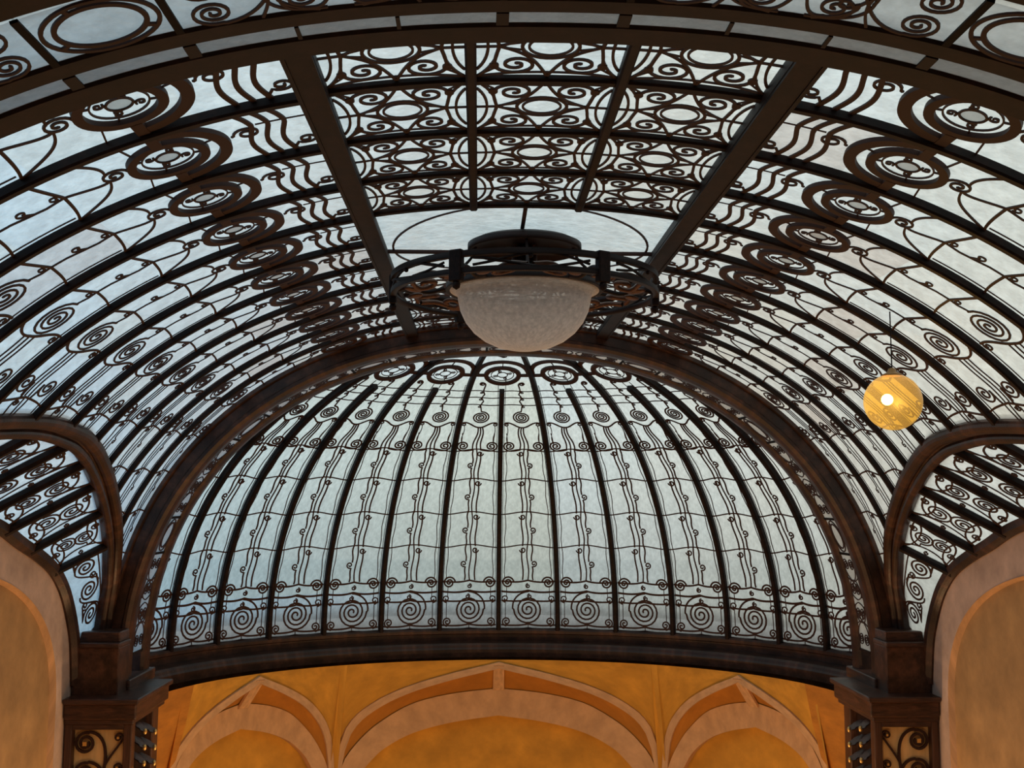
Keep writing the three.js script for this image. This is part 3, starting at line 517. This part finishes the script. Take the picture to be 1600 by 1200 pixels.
  for (let k = 0; k < 6; k++) {
    const t0 = TR[k], t1 = TR[k + 1], tm = (t0 + t1) / 2, base = lateral(side, tm, 0.5);
    const Lw = hypot(...sub(wallArch(side, tm), groin(side, tm)));
    const p = thing('side_panel', `scrollwork glass panel of the ${S} side vault, ${k === 5 ? 'narrow one at its foot' : ORD[6 - k] + ' up from its foot'}`, 'glass panel', base, `scrollwork panels of the ${S} side vault`);
    const tt = [], ss = []; for (let j = 0; j <= 40; j++) { const t = lerp(t0, t1, j / 40); tt.push(t); ss.push(j ? ss[j - 1] + hypot(...sub(lateral(side, t, 0.6), lateral(side, tt[j - 1], 0.6))) : 0); }
    const Lt = ss[40], tOfX = table(ss.map((e) => e - Lt / 2), tt);
    const surf = (x, y, off) => { const t = tOfX(x), w = y / Lw; const q = lateral(side, min(1, t), w), n = lateralN(side, min(0.999, t), w); return [q[0] + n[0] * off - base[0], q[1] + n[1] * off - base[1], q[2] + n[2] * off - base[2]]; };
    const put = (name, pts, wd, d = 0.03) => add(name, bar(surf, pts, wd, d, { step: 0.08, flip: side > 0 }), ironScroll, p);
    add('pane', pane(surf, -Lt / 2, Lt / 2, 0, Lw * 0.985, { nu: 5, nv: 4, flip: side > 0 }), k % 2 ? glass[0] : glass[1], p);
    const hx = Lt / 2 - 0.05, a0 = 0.23, L = Lw - a0 - 0.09, c = k === 5 ? Lw * 0.56 : a0 + L / 2;   // clear of the groin moulding
    if (k === 5) {                                 // upright foot panel: spirals one above the other along the arch
      const R = 0.15;
      for (const [x, s] of [[-Lt * 0.3, 1], [0, -1], [Lt * 0.3, 1]]) put('spiral', [[x - 0.17, c + s * R * 0.9], ...spiral(x, c, R, 2.3, s * PI / 2, 1, 0.1)], 0.024);
      for (const s of [-1, 1]) put('link', bez([s * Lt * 0.02, c + s * R], [s * Lt * 0.12, c + s * R * 1.5], [s * Lt * 0.2, c - s * R * 1.4], [s * Lt * 0.3, c - s * R], 12), 0.02);
      put('edge_wire', [[-Lt * 0.46, c - R * 1.25], [Lt * 0.46, c - R * 1.25]], 0.016); 
      for (const x of [-Lt * 0.15, Lt * 0.15]) put('volute', spiral(x, c + 0.09 * sign(x), 0.055, 1.4, 0, 1, 0.2), 0.018);
      continue;
    }
    const R = min(hx * 0.5, L * 0.2);
    put('spiral', [...bez([-hx, c - L * 0.42], [-hx * 0.2, c - L * 0.45], [hx * 0.7, c - L * 0.42], [hx * 0.62, c - L * 0.17], 10), ...spiral(0.02, c - L * 0.17, R, 2.6, 0, 1, 0.1)], 0.022);
    put('spiral', [...bez([hx, c + L * 0.42], [hx * 0.2, c + L * 0.45], [-hx * 0.7, c + L * 0.42], [-hx * 0.62, c + L * 0.17], 10), ...spiral(-0.02, c + L * 0.17, R, 2.6, PI, 1, 0.1)], 0.022);
    for (const s of [-1, 1]) {
      put('bow', arc(0, c + s * L * 0.5, hx, L * 0.26, s > 0 ? PI : 0, s > 0 ? 2 * PI : PI, 18), 0.02);
      put('volute', spiral(s * hx * 0.3, c + s * L * 0.41, 0.065, 1.5, s > 0 ? PI : 0, 1, 0.15), 0.018);
      put('bow', bez([s * hx, c - L * 0.5], [s * hx * 0.45, c - L * 0.15], [s * hx * 0.45, c + L * 0.15], [s * hx, c + L * 0.5]), 0.016);
      put('hook', spiral(s * hx * 0.86, c, 0.04, 1.2, s > 0 ? PI : 0, s, 0.3), 0.016);
    }
  }
}

// ------------------------------------------------------------------ walls
const remap = (g, f, flip) => { const p = g.attributes.position; for (let k = 0; k < p.count; k++) { const q = f(p.getX(k), p.getY(k), p.getZ(k)); p.setXYZ(k, ...q); } if (flip) { if (g.index) { const a = g.index.array; for (let k = 0; k < a.length; k += 3) { const t = a[k]; a[k] = a[k + 1]; a[k + 1] = t; } } else for (const n of Object.keys(g.attributes)) { const A = g.attributes[n], m = A.itemSize; for (let k = 0; k < A.count; k += 3) for (let j = 0; j < m; j++) { const t = A.array[k * m + j]; A.array[k * m + j] = A.array[(k + 1) * m + j]; A.array[(k + 1) * m + j] = t; } } } g.computeVertexNormals(); return g; };
const nicheH = (x) => -2.6 + 1.9 * max(0, 1 - (x / 3.77) ** 2.4) ** (1 / 2.4);
const nicheLine = (inset) => { const r = []; r.push([-(3.77 - inset), -7.5]); const e = steps(-PI / 2, PI / 2, 0.035).map((q) => 3.77 * sin(q)); for (const x of e) r.push([x * (3.77 - inset) / 3.77, nicheH(abs(x)) - inset * 0.8]); r.push([3.77 - inset, -7.5]); return r.map(([x, h]) => [CENTRE + x, h]); };
for (const side of [-1, 1]) {
  const S = side < 0 ? 'left' : 'right', sh = new THREE.Shape(), T2 = steps(-1, 1, 0.02);
  sh.moveTo(-2.4, -8); sh.lineTo(-2.4, -2.3); sh.lineTo(CENTRE - 4.32, -2.3); for (const t of T2) sh.lineTo(CENTRE + 4.3 * t, wallHeight(abs(4.3 * t)) + 0.02); sh.lineTo(CENTRE + 4.32, -2.3); sh.lineTo(15.5, -2.3); sh.lineTo(15.5, -8); sh.closePath();
  const hole = new THREE.Path(nicheLine(0).map(([d, h]) => new THREE.Vector2(d, h))); sh.holes.push(hole);
  const at = (d, h, z) => [XC + side * (WALLX + z), EYE + h, -d];
  const wall = struct(`wall_${S}`, remap(new THREE.ExtrudeGeometry(sh, { depth: 0.4, bevelEnabled: false }), at, side < 0), palePlaster, `pale plaster ${S} wall with an arched blind niche`);
  const S2 = new Strips(), a = nicheLine(0), b = nicheLine(0.012), c = nicheLine(0.03);
  S2.grid([a.map(([d, h]) => at(d, h, -0.012)), b.map(([d, h]) => at(d, h, 0.015)), c.map(([d, h]) => at(d, h, 0.06))], (i, j) => [a[j][0], a[j][1] + i * 0.08], side < 0);
  add('niche_jamb', S2.geometry(), jambLitPlaster, wall);
  const back = new THREE.Shape(nicheLine(0.02).map(([d, h]) => new THREE.Vector2(d, h)));
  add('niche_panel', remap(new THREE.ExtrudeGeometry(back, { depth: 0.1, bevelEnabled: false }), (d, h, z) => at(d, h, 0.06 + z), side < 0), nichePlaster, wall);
}
// apse wall: niches with thick pointed arches, a leaning web over each, thin ribs, and the wall leaning in above them
{
  const wallP = (phi, h, inn) => { const rx = 5.6 - inn, rz = 4.5 - inn; return [XC + rx * sin(phi), EYE + h, -(DD + rz * cos(phi))]; };
  const back = new Strips(), phis = steps(-PI / 2, PI / 2, 0.04);
  back.grid([phis.map((p) => wallP(p, -8, -0.22)), phis.map((p) => wallP(p, -2.5, -0.22))], (a, b) => [phis[b] * 5.2, a * 5.5], true);
  back.grid([phis.map((p) => wallP(p, -8, -0.6)), phis.map((p) => wallP(p, -2.5, -0.6))], (a, b) => [phis[b] * 5.2, a * 5.5], false);
  const o = struct('wall_back', back.geometry(), ochre, 'ochre plaster apse wall with pointed arches');
  const dropThick = smoothTable([0, 0.24, 0.49, 0.73, 0.88, 0.96, 1], [0, 0.07, 0.21, 0.55, 0.92, 1.27, 2.1], true), dropThin = smoothTable([0, 0.31, 0.6, 0.84, 0.95, 1], [0, 0.2, 0.44, 0.8, 1.2, 2.0], true), dropIn = smoothTable([0, 0.3, 0.576, 0.815, 1], [0, 0.1, 0.25, 0.52, 0.95], true);
  for (const [pc, half, k, n] of [[0, 0.545, 1, 'middle'], [-0.882, 0.335, 1.12, 'left'], [0.882, 0.335, 1.12, 'right']]) {
    const us = Array.from({ length: 61 }, (_, j) => { const e = -1 + j / 30; return e; });
    const outer = us.map((u) => [pc + u * half, -3.47 + (pc ? 0.05 : 0) - k * dropThick(abs(u))]);
    const inner = us.map((u) => [pc + u * half * 0.85, -3.96 + (pc ? 0.12 : 0) - k * dropIn(abs(u))]);
    const thin = us.map((u) => [pc + u * half * 0.985, -2.99 - k * 1.0 * dropThin(abs(u))]), lean = (u) => 0.42 * (1 - abs(u) ** 2.2);
    inner.unshift([inner[0][0] , -8]); inner.push([inner[60][0], -8]); outer.unshift([outer[0][0], -8]); outer.push([outer[60][0], -8]);
    const A = new Strips(), uv = (a, b) => [b * 0.08, a * 0.3];
    A.grid([inner.map(([p, h]) => wallP(p, h, -0.2)), inner.map(([p, h]) => wallP(p, h, 0))], uv, true); A.grid([inner.map(([p, h]) => wallP(p, h, 0)), outer.map(([p, h]) => wallP(p, h, 0.03))], uv, true);
    add('arch_band', A.geometry(), tan, o, `thick tan pointed arch, ${n} one`);
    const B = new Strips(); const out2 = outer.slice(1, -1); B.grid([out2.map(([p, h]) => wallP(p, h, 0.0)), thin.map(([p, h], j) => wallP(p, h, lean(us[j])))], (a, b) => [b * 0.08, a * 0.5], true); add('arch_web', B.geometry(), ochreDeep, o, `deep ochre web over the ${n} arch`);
    const C = new Strips(), wd = 0.055, lo = thin.map(([p, h], j) => wallP(p + (us[j] > 0 ? -1 : 1) * 0.006 * abs(us[j]), h - wd, lean(us[j]) - 0.01)), lf = thin.map(([p, h], j) => wallP(p + (us[j] > 0 ? -1 : 1) * 0.006 * abs(us[j]), h - wd, lean(us[j]) + 0.05)), hf = thin.map(([p, h], j) => wallP(p + (us[j] > 0 ? 1 : -1) * 0.012 * abs(us[j]), h + wd, lean(us[j]) + 0.05)), hb = thin.map(([p, h], j) => wallP(p + (us[j] > 0 ? 1 : -1) * 0.012 * abs(us[j]), h + wd, lean(us[j]) - 0.02));
    C.grid([lo, lf], uv, true); C.grid([lf, hf], uv, true); C.grid([hf, hb], uv, true); add('thin_rib', C.geometry(), tan, o, `thin tan rib over the ${n} arch`);
    const K = new Strips(); const kw = 0.1 / 5.4; const key = (h, inn) => [wallP(pc - kw, h, inn), wallP(pc + kw, h, inn)]; K.grid([key(-3.5, 0.05), key(-3.0, 0.48)], null, false); K.grid([[wallP(pc - kw, -3.5, 0), wallP(pc - kw, -3.0, 0.4)], key(-3.5, 0.05).slice(0, 1).concat(key(-3.0, 0.48).slice(0, 1))], null, false); K.grid([key(-3.5, 0.05).slice(1).concat(key(-3.0, 0.48).slice(1)), [wallP(pc + kw, -3.5, 0), wallP(pc + kw, -3.0, 0.4)]], null, false); add('key_rib', K.geometry(), tan, o);
    const D2 = new Strips(); D2.grid([thin.map(([p, h], j) => wallP(p + (p - pc) * 0.045 * abs(us[j]) ** 6, h, lean(us[j]))), thin.map(([p], j) => wallP(p + (p - pc) * 0.045 * abs(us[j]) ** 6, -2.9, 0.42))], (a, b) => [b * 0.08, a * 1.2], true); add('spandrel', D2.geometry(), ochre, o);
  }
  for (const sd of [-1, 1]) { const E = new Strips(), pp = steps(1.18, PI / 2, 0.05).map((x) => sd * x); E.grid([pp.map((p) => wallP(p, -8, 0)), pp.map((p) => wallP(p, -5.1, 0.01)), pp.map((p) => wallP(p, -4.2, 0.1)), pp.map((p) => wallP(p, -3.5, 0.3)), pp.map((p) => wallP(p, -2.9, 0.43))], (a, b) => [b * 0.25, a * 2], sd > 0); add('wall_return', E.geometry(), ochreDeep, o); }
}
struct('floor', remap(new THREE.BoxGeometry(13.4, 0.3, 26), (x, y, z) => [x + XC, y - 0.15, z - 9]), stone, 'stone floor of the hall');
struct('wall_rear', remap(new THREE.BoxGeometry(12.2, 12, 0.4), (x, y, z) => [x + XC, y + 5.6, z + 2.4]), palePlaster, 'plaster wall behind the viewer');
{ const fr = (D0, D1) => sweep(arcFrames(D0, -arch.total, arch.total, 1), [[0, -0.25], [0, 0.1], [D1 - D0, 0.1], [D1 - D0, -0.25]], false); struct('ceiling', fr(-2.3, 3.64), palePlaster, 'plaster barrel ceiling over the viewer'); }
{ // flat roof outside, seen faintly through the lowest dome glass
  const sh = new THREE.Shape(); sh.moveTo(-14, -15.6); sh.lineTo(-6.15, -15.6); for (const p of steps(-PI / 2 + 0.05, PI / 2 - 0.05, 0.08)) sh.lineTo(6.15 * sin(p), -(DD + 5.0 * cos(p))); sh.lineTo(6.15, -15.6); sh.lineTo(14, -15.6); sh.lineTo(14, -34); sh.lineTo(-14, -34); sh.closePath();
  struct('roof', remap(new THREE.ExtrudeGeometry(sh, { depth: 0.25, bevelEnabled: false }), (x, y, z) => [x + XC, EYE - 1.95 - z, y], true), roofing, 'grey flat roof outside the half dome');
}

// ------------------------------------------------------------------ the two iron piers
function pier(side) {
  const S = side < 0 ? 'left' : 'right', x0 = 4.68, x1 = 5.59, d0 = 13.82, d1 = 15.1;
  const o = thing('iron_pier', `dark iron pier with moulded capital and yellow scroll panel, ${S} of the apse`, 'pier', [XC + side * (x0 + x1) / 2, 0, -(d0 + d1) / 2]);
  const b = o.position, box = (xa, xb, ya, yb, da, db, r = 0.02) => { const w = xb - xa, g = new RoundedBoxGeometry(w, yb - ya, db - da, 2, min(r, w / 3)); g.translate(side * (xa + xb) / 2 + XC - b.x, EYE + (ya + yb) / 2 - b.y, -(da + db) / 2 - b.z); return g; };
  add('plinth_block', box(5.0, x1, -2.56, -1.93, 14.05, 14.5), ironCase, o); add('plinth_cap', box(4.99, x1, -1.94, -1.87, 14.02, 14.5), ironCase, o); add('glass_sill', box(5.02, x1, -1.88, -1.74, 14.12, 14.5), ironCase, o);
  add('arch_foot', box(4.96, 5.3, -2.55, -2.4, 14.4, d1 + 0.42), ironCase, o);
  const cap = add('capital', mergeGeometries([box(x0 - 0.04, x1 + 0.0, -2.6, -2.53, d0 - 0.05, d1 + 0.2), box(x0, x1, -2.8, -2.59, d0, d1 + 0.15, 0.03), box(x0 + 0.04, x1, -2.86, -2.79, d0 + 0.04, d1 + 0.1)]), ironCase, o);
  // shaft frame with open front panel
  for (const q of [[x0 + 0.06, x0 + 0.17, -8, -2.85, d0 + 0.06, d0 + 0.2], [x1 - 0.1, x1, -8, -2.85, d0 + 0.06, d0 + 0.2], [x0 + 0.16, x1 - 0.09, -2.93, -2.85, d0 + 0.06, d0 + 0.18], [x0 + 0.12, x0 + 0.3, -8, -2.85, d1 - 0.15, d1 + 0.1]]) add('frame_bar', box(...q), ironCase, o);
  add('yellow_panel', box(x0 + 0.15, x1 - 0.06, -8, -2.87, d0 + 0.17, d0 + 0.24), yellowPanel, o);
  add('core', box(x0 + 0.22, x1, -8, -2.84, d0 + 0.22, d1), iron, o);
  // scrollwork on the front panel
  const surf = (x, y, f) => [side * (x0 + 0.17 + x) + XC - b.x, EYE - 2.93 - y - b.y, -(d0 + 0.16 - f) - b.z], W = x1 - x0 - 0.27;
  const put = (name, pts, w, d, m = ironScroll) => add(name, bar(surf, pts, w, d, { flip: side > 0, step: 0.06 }), m, o);
  for (let j = 0; j < 6; j++) {
    const y = 0.02 + j * 0.37;
    put('scroll', [...bez([W * 0.44, y + 0.62], [W * 0.3, y + 0.3], [W * 0.36, y + 0.04], [W * 0.7, y + 0.02], 14), ...spiral(W * 0.77, y + 0.16, 0.135, 1.9, -PI / 2 - 0.3, 1, 0.25)], 0.032, 0.07);
    put('scroll', bez([W * 0.42, y + 0.5], [W * 0.34, y + 0.36], [W * 0.2, y + 0.26], [W * 0.06, y + 0.13], 10), 0.026, 0.06); put('volute', spiral(W * 0.13, y + 0.09, 0.06, 1.3, PI * 0.7, 1, 0.3), 0.02, 0.06);
    put('boss', [[W * 0.77 - 0.025, y + 0.16], [W * 0.77 + 0.025, y + 0.16]], 0.05, 0.14, gilt); put('boss', [[W * 0.13 - 0.014, y + 0.09], [W * 0.13 + 0.014, y + 0.09]], 0.028, 0.1, gilt);
  }
  // leafy run on the face towards the apse: curling acanthus leaves in two rows, each with a gilt tip
  const leafAt = (y, d, lean) => {
    const S = new Strips(), rows = [];
    for (let j = 0; j <= 9; j++) {
      const t = j / 9, out = 0.02 + 0.17 * sin(PI * 0.62 * t), dy = -0.27 * t + 0.13 * t ** 3, w = 0.1 * sin(PI * min(1, 0.12 + 0.86 * t)) ** 0.8 * (1 + 0.18 * cos(t * 22));
      rows.push([-1, -0.55, 0, 0.55, 1].map((e) => [side * (x0 + 0.15 - out + 0.045 * (e * e) * (1 - t)) + XC - b.x, EYE + y + dy + 0.02 * abs(e) - b.y, -(d + e * w + lean * t) - b.z]));
    }
    S.grid(rows, (p, q) => [q * 0.04, p * 0.03], side > 0); S.grid(rows.map((r) => r.map(([x, q, z]) => [x + side * 0.014, q - 0.006, z])), (p, q) => [q * 0.04, p * 0.03], side < 0);
    return [S.geometry(), rows[9][2]];
  };
  for (let j = 0; j < 14; j++) for (const e of [0, 1]) {
    const y = -2.86 - j * 0.2 - e * 0.1, d = d0 + 0.36 + e * 0.34, [g, tip] = leafAt(y, d, e ? 0.05 : -0.05), leaf = add('leaf', g, ironCase, o);
    const t = new THREE.SphereGeometry(0.026, 10, 8); t.scale(1, 1.5, 1); t.translate(...tip); add('leaf_tip', t, gilt, leaf);
  }
}
pier(-1); pier(1);

// ------------------------------------------------------------------ bowl lamp under the crown
{
  const X = XC + 0.035, D = 9.64, rim = 1.905, o = thing('bowl_lamp', 'large hanging bowl lamp of pale mottled glass in a dark iron ring', 'lamp', [X, EYE + rim, -D]);
  const alabaster = new THREE.MeshPhysicalMaterial({ color: new THREE.Color(0.97, 0.9, 0.86), map: noiseTexture(256, 24, 3, 91, (s) => { const v = 0.9 + 0.24 * (s - 0.5); return [v, v * 0.98, v * 0.95]; }, true), transmission: 0.75, thickness: 0, roughness: 0.88, bumpMap: hammered, bumpScale: 0.005, side: THREE.DoubleSide });
  alabaster.map.repeat.set(5, 2); alabaster.bumpMap = rep(hammered, 5);
  const prof = [[0.001, -0.555], [0.12, -0.548], [0.25, -0.52], [0.37, -0.463], [0.47, -0.385], [0.545, -0.29], [0.592, -0.19], [0.612, -0.1], [0.622, -0.04], [0.66, -0.012], [0.692, 0.0], [0.69, 0.012], [0.64, 0.006], [0.6, -0.05]].map(([x, y]) => new THREE.Vector2(x, y));
  add('bowl', new THREE.LatheGeometry(prof, 72), alabaster, o);
  const ringGeo = (r, y0, y1, th) => new THREE.LatheGeometry([[r, y0], [r, y1], [r - th, y1], [r - th, y0], [r, y0]].map(([x, y]) => new THREE.Vector2(x, y)), 72);
  add('upper_ring', ringGeo(1.235, 0.075, 0.125, 0.05), iron, o); add('lower_ring', ringGeo(1.235, -0.065, -0.02, 0.05), iron, o); add('rim_ring', ringGeo(0.73, 0.0, 0.05, 0.06), iron, o);
  add('canopy', new THREE.LatheGeometry([[0.0, 0.44], [0.3, 0.44], [0.46, 0.41], [0.5, 0.38], [0.53, 0.385], [0.53, 0.44], [0.46, 0.475], [0.0, 0.475]].map(([x, y]) => new THREE.Vector2(x, y)), 64), iron, o);
  const tube = (pts, r) => new THREE.TubeGeometry(new THREE.CatmullRomCurve3(pts.map((p) => new THREE.Vector3(...p))), pts.length * 4, r, 6);
  const n = 6;
  for (let k = 0; k < n; k++) {
    const a = k / n * 2 * PI, c = cos(a), s = sin(a), P = (r, y, da = 0) => [r * cos(a + da), y, r * sin(a + da)];
    const g = new RoundedBoxGeometry(0.07, 0.27, 0.12, 2, 0.015); g.rotateY(-a); g.translate(1.215 * c, 0.005, 1.215 * s); const post = add('post', g, iron, o);
    const kb = new THREE.LatheGeometry([[0, -0.06], [0.03, -0.04], [0.035, -0.01], [0.02, 0.02], [0, 0.02]].map(([x, y]) => new THREE.Vector2(x, y)), 12); kb.translate(1.215 * c, -0.14, 1.215 * s); add('finial', kb, iron, post);
    add('spoke', tube([P(1.2, 0.0), P(1.05, 0.03), P(0.9, -0.015), P(0.74, 0.02)], 0.022), iron, o);
    // crossed scrolls in the open band and leaf scrolls between ring and bowl
    const w = 2 * PI / n; for (const m of [-1, 1]) {
      add('band_scroll', tube([P(1.215, m * -0.015, 0.1 * w), P(1.215, m * 0.03, 0.25 * w), P(1.215, m * 0.06, 0.42 * w), P(1.215, m * 0.03, 0.6 * w), P(1.215, m * -0.01, 0.75 * w), P(1.215, m * -0.03, 0.88 * w)].map(([x, y, z]) => [x, y + 0.03, z]), 0.012), iron, o);
      const q = (t, r, y = 0) => P(r, y, (0.5 + m * t) * w);
      add('leaf_scroll', tube([q(0.02, 1.16), q(0.16, 1.1, 0.02), q(0.3, 0.98, -0.02), q(0.26, 0.87, 0), q(0.14, 0.88, 0.02), q(0.15, 0.97, 0.01), q(0.2, 0.98)], 0.024), bronze, o);
      const lf = new THREE.SphereGeometry(0.09, 10, 6); lf.scale(1.25, 0.25, 0.6); lf.rotateY(-(a + (0.5 + m * 0.36) * w) + m * 0.8); lf.translate(1.03 * cos(a + (0.5 + m * 0.36) * w), -0.02, 1.03 * sin(a + (0.5 + m * 0.36) * w)); add('leaf', lf, bronze, o);
    }
    const kn = new THREE.SphereGeometry(0.02, 8, 6); kn.translate(...P(1.215, 0.06, 0.5 * w)); add('band_knob', kn, iron, o);
  }
  for (let k = 0; k < 4; k++) { const a = k * PI / 2; add('hanger', tube([[0.7 * cos(a), 0.05, 0.7 * sin(a)], [0.6 * cos(a), 0.2, 0.6 * sin(a)], [0.5 * cos(a), 0.305, 0.5 * sin(a)], [0.45 * cos(a), 0.42, 0.45 * sin(a)]], 0.014), iron, o); }
  add('stem', new THREE.LatheGeometry([[0.05, 0.02], [0.075, 0.03], [0.07, 0.2], [0.1, 0.24], [0.1, 0.28], [0.06, 0.31], [0.06, 0.47], [0.0, 0.47]].map(([x, y]) => new THREE.Vector2(x, y)), 20), iron, o);
  add('stem_sleeve', mergeGeometries([-0.09, 0.09].map((x) => { const g = new THREE.CylinderGeometry(0.028, 0.028, 0.2, 12); g.translate(x, 0.36, 0); return g; })), ironCase, o);
}

// ------------------------------------------------------------------ amber globe on an added cord: stands in for a lamp mirrored in window glass
{
  const D = 9.0, p = [0.397 * D, EYE + 0.093 * D, -D], o = thing('lamp_reflection', 'amber glass globe with lit bulb added for a lamp reflection, before the right vault slope', 'lamp', p);
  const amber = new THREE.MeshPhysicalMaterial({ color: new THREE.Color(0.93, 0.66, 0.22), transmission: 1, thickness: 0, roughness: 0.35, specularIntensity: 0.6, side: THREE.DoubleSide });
  const brass = new THREE.MeshStandardMaterial({ color: new THREE.Color(0.3, 0.16, 0.05), roughness: 0.35, metalness: 0.6 });
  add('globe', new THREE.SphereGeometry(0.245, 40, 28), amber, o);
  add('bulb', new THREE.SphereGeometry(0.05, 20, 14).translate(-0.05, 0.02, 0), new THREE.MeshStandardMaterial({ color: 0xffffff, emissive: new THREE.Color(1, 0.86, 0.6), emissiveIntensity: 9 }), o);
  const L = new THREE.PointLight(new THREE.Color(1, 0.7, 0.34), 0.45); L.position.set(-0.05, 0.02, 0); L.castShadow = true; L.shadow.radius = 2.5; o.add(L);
  const x = p[0] - XC, top = 4.875 * (1 - (x / 5.36) ** 2.2) ** (1 / 2.2) + YS + EYE - p[1];
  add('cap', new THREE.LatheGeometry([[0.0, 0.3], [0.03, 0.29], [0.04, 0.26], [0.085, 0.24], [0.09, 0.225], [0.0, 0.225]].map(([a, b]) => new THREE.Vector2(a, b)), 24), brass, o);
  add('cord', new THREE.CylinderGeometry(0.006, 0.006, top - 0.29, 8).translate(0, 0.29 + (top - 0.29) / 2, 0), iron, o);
}

// ------------------------------------------------------------------ lamps of the hall below and beside the frame: they warm the walls
const globeGlow = new THREE.MeshStandardMaterial({ color: 0xffffff, emissive: new THREE.Color(1, 0.6, 0.25), emissiveIntensity: 2.5 });
function floorLamp(x, D, power, label) {            // standing lamps on the hall floor, below the picture
  const o = thing('standing_lamp', label, 'lamp', [x, 0, -D]);
  add('post', new THREE.LatheGeometry([[0, 0], [0.24, 0], [0.22, 0.04], [0.05, 0.09], [0.03, 0.2], [0.03, 1.85], [0.07, 1.9], [0, 1.9]].map(([a, b]) => new THREE.Vector2(a, b)), 20), bronze, o);
  add('globe', new THREE.SphereGeometry(0.2, 24, 16).translate(0, 2.08, 0), globeGlow, o);
  const L = new THREE.PointLight(new THREE.Color(1, 0.6, 0.28), power); L.position.y = 2.08; L.castShadow = true; L.shadow.radius = 10; o.add(L);
}
floorLamp(XC - 2.6, 14.0, 15, 'standing globe lamp before the apse, on the left'); floorLamp(XC + 2.6, 14.0, 15, 'standing globe lamp before the apse, on the right');
floorLamp(XC - 2.6, 9.6, 8, 'standing globe lamp in the middle of the hall, on the left'); floorLamp(XC + 2.6, 9.6, 8, 'standing globe lamp in the middle of the hall, on the right');

scene.traverse((o) => { delete o.userData.__n; });
renderer.render(scene, camera);
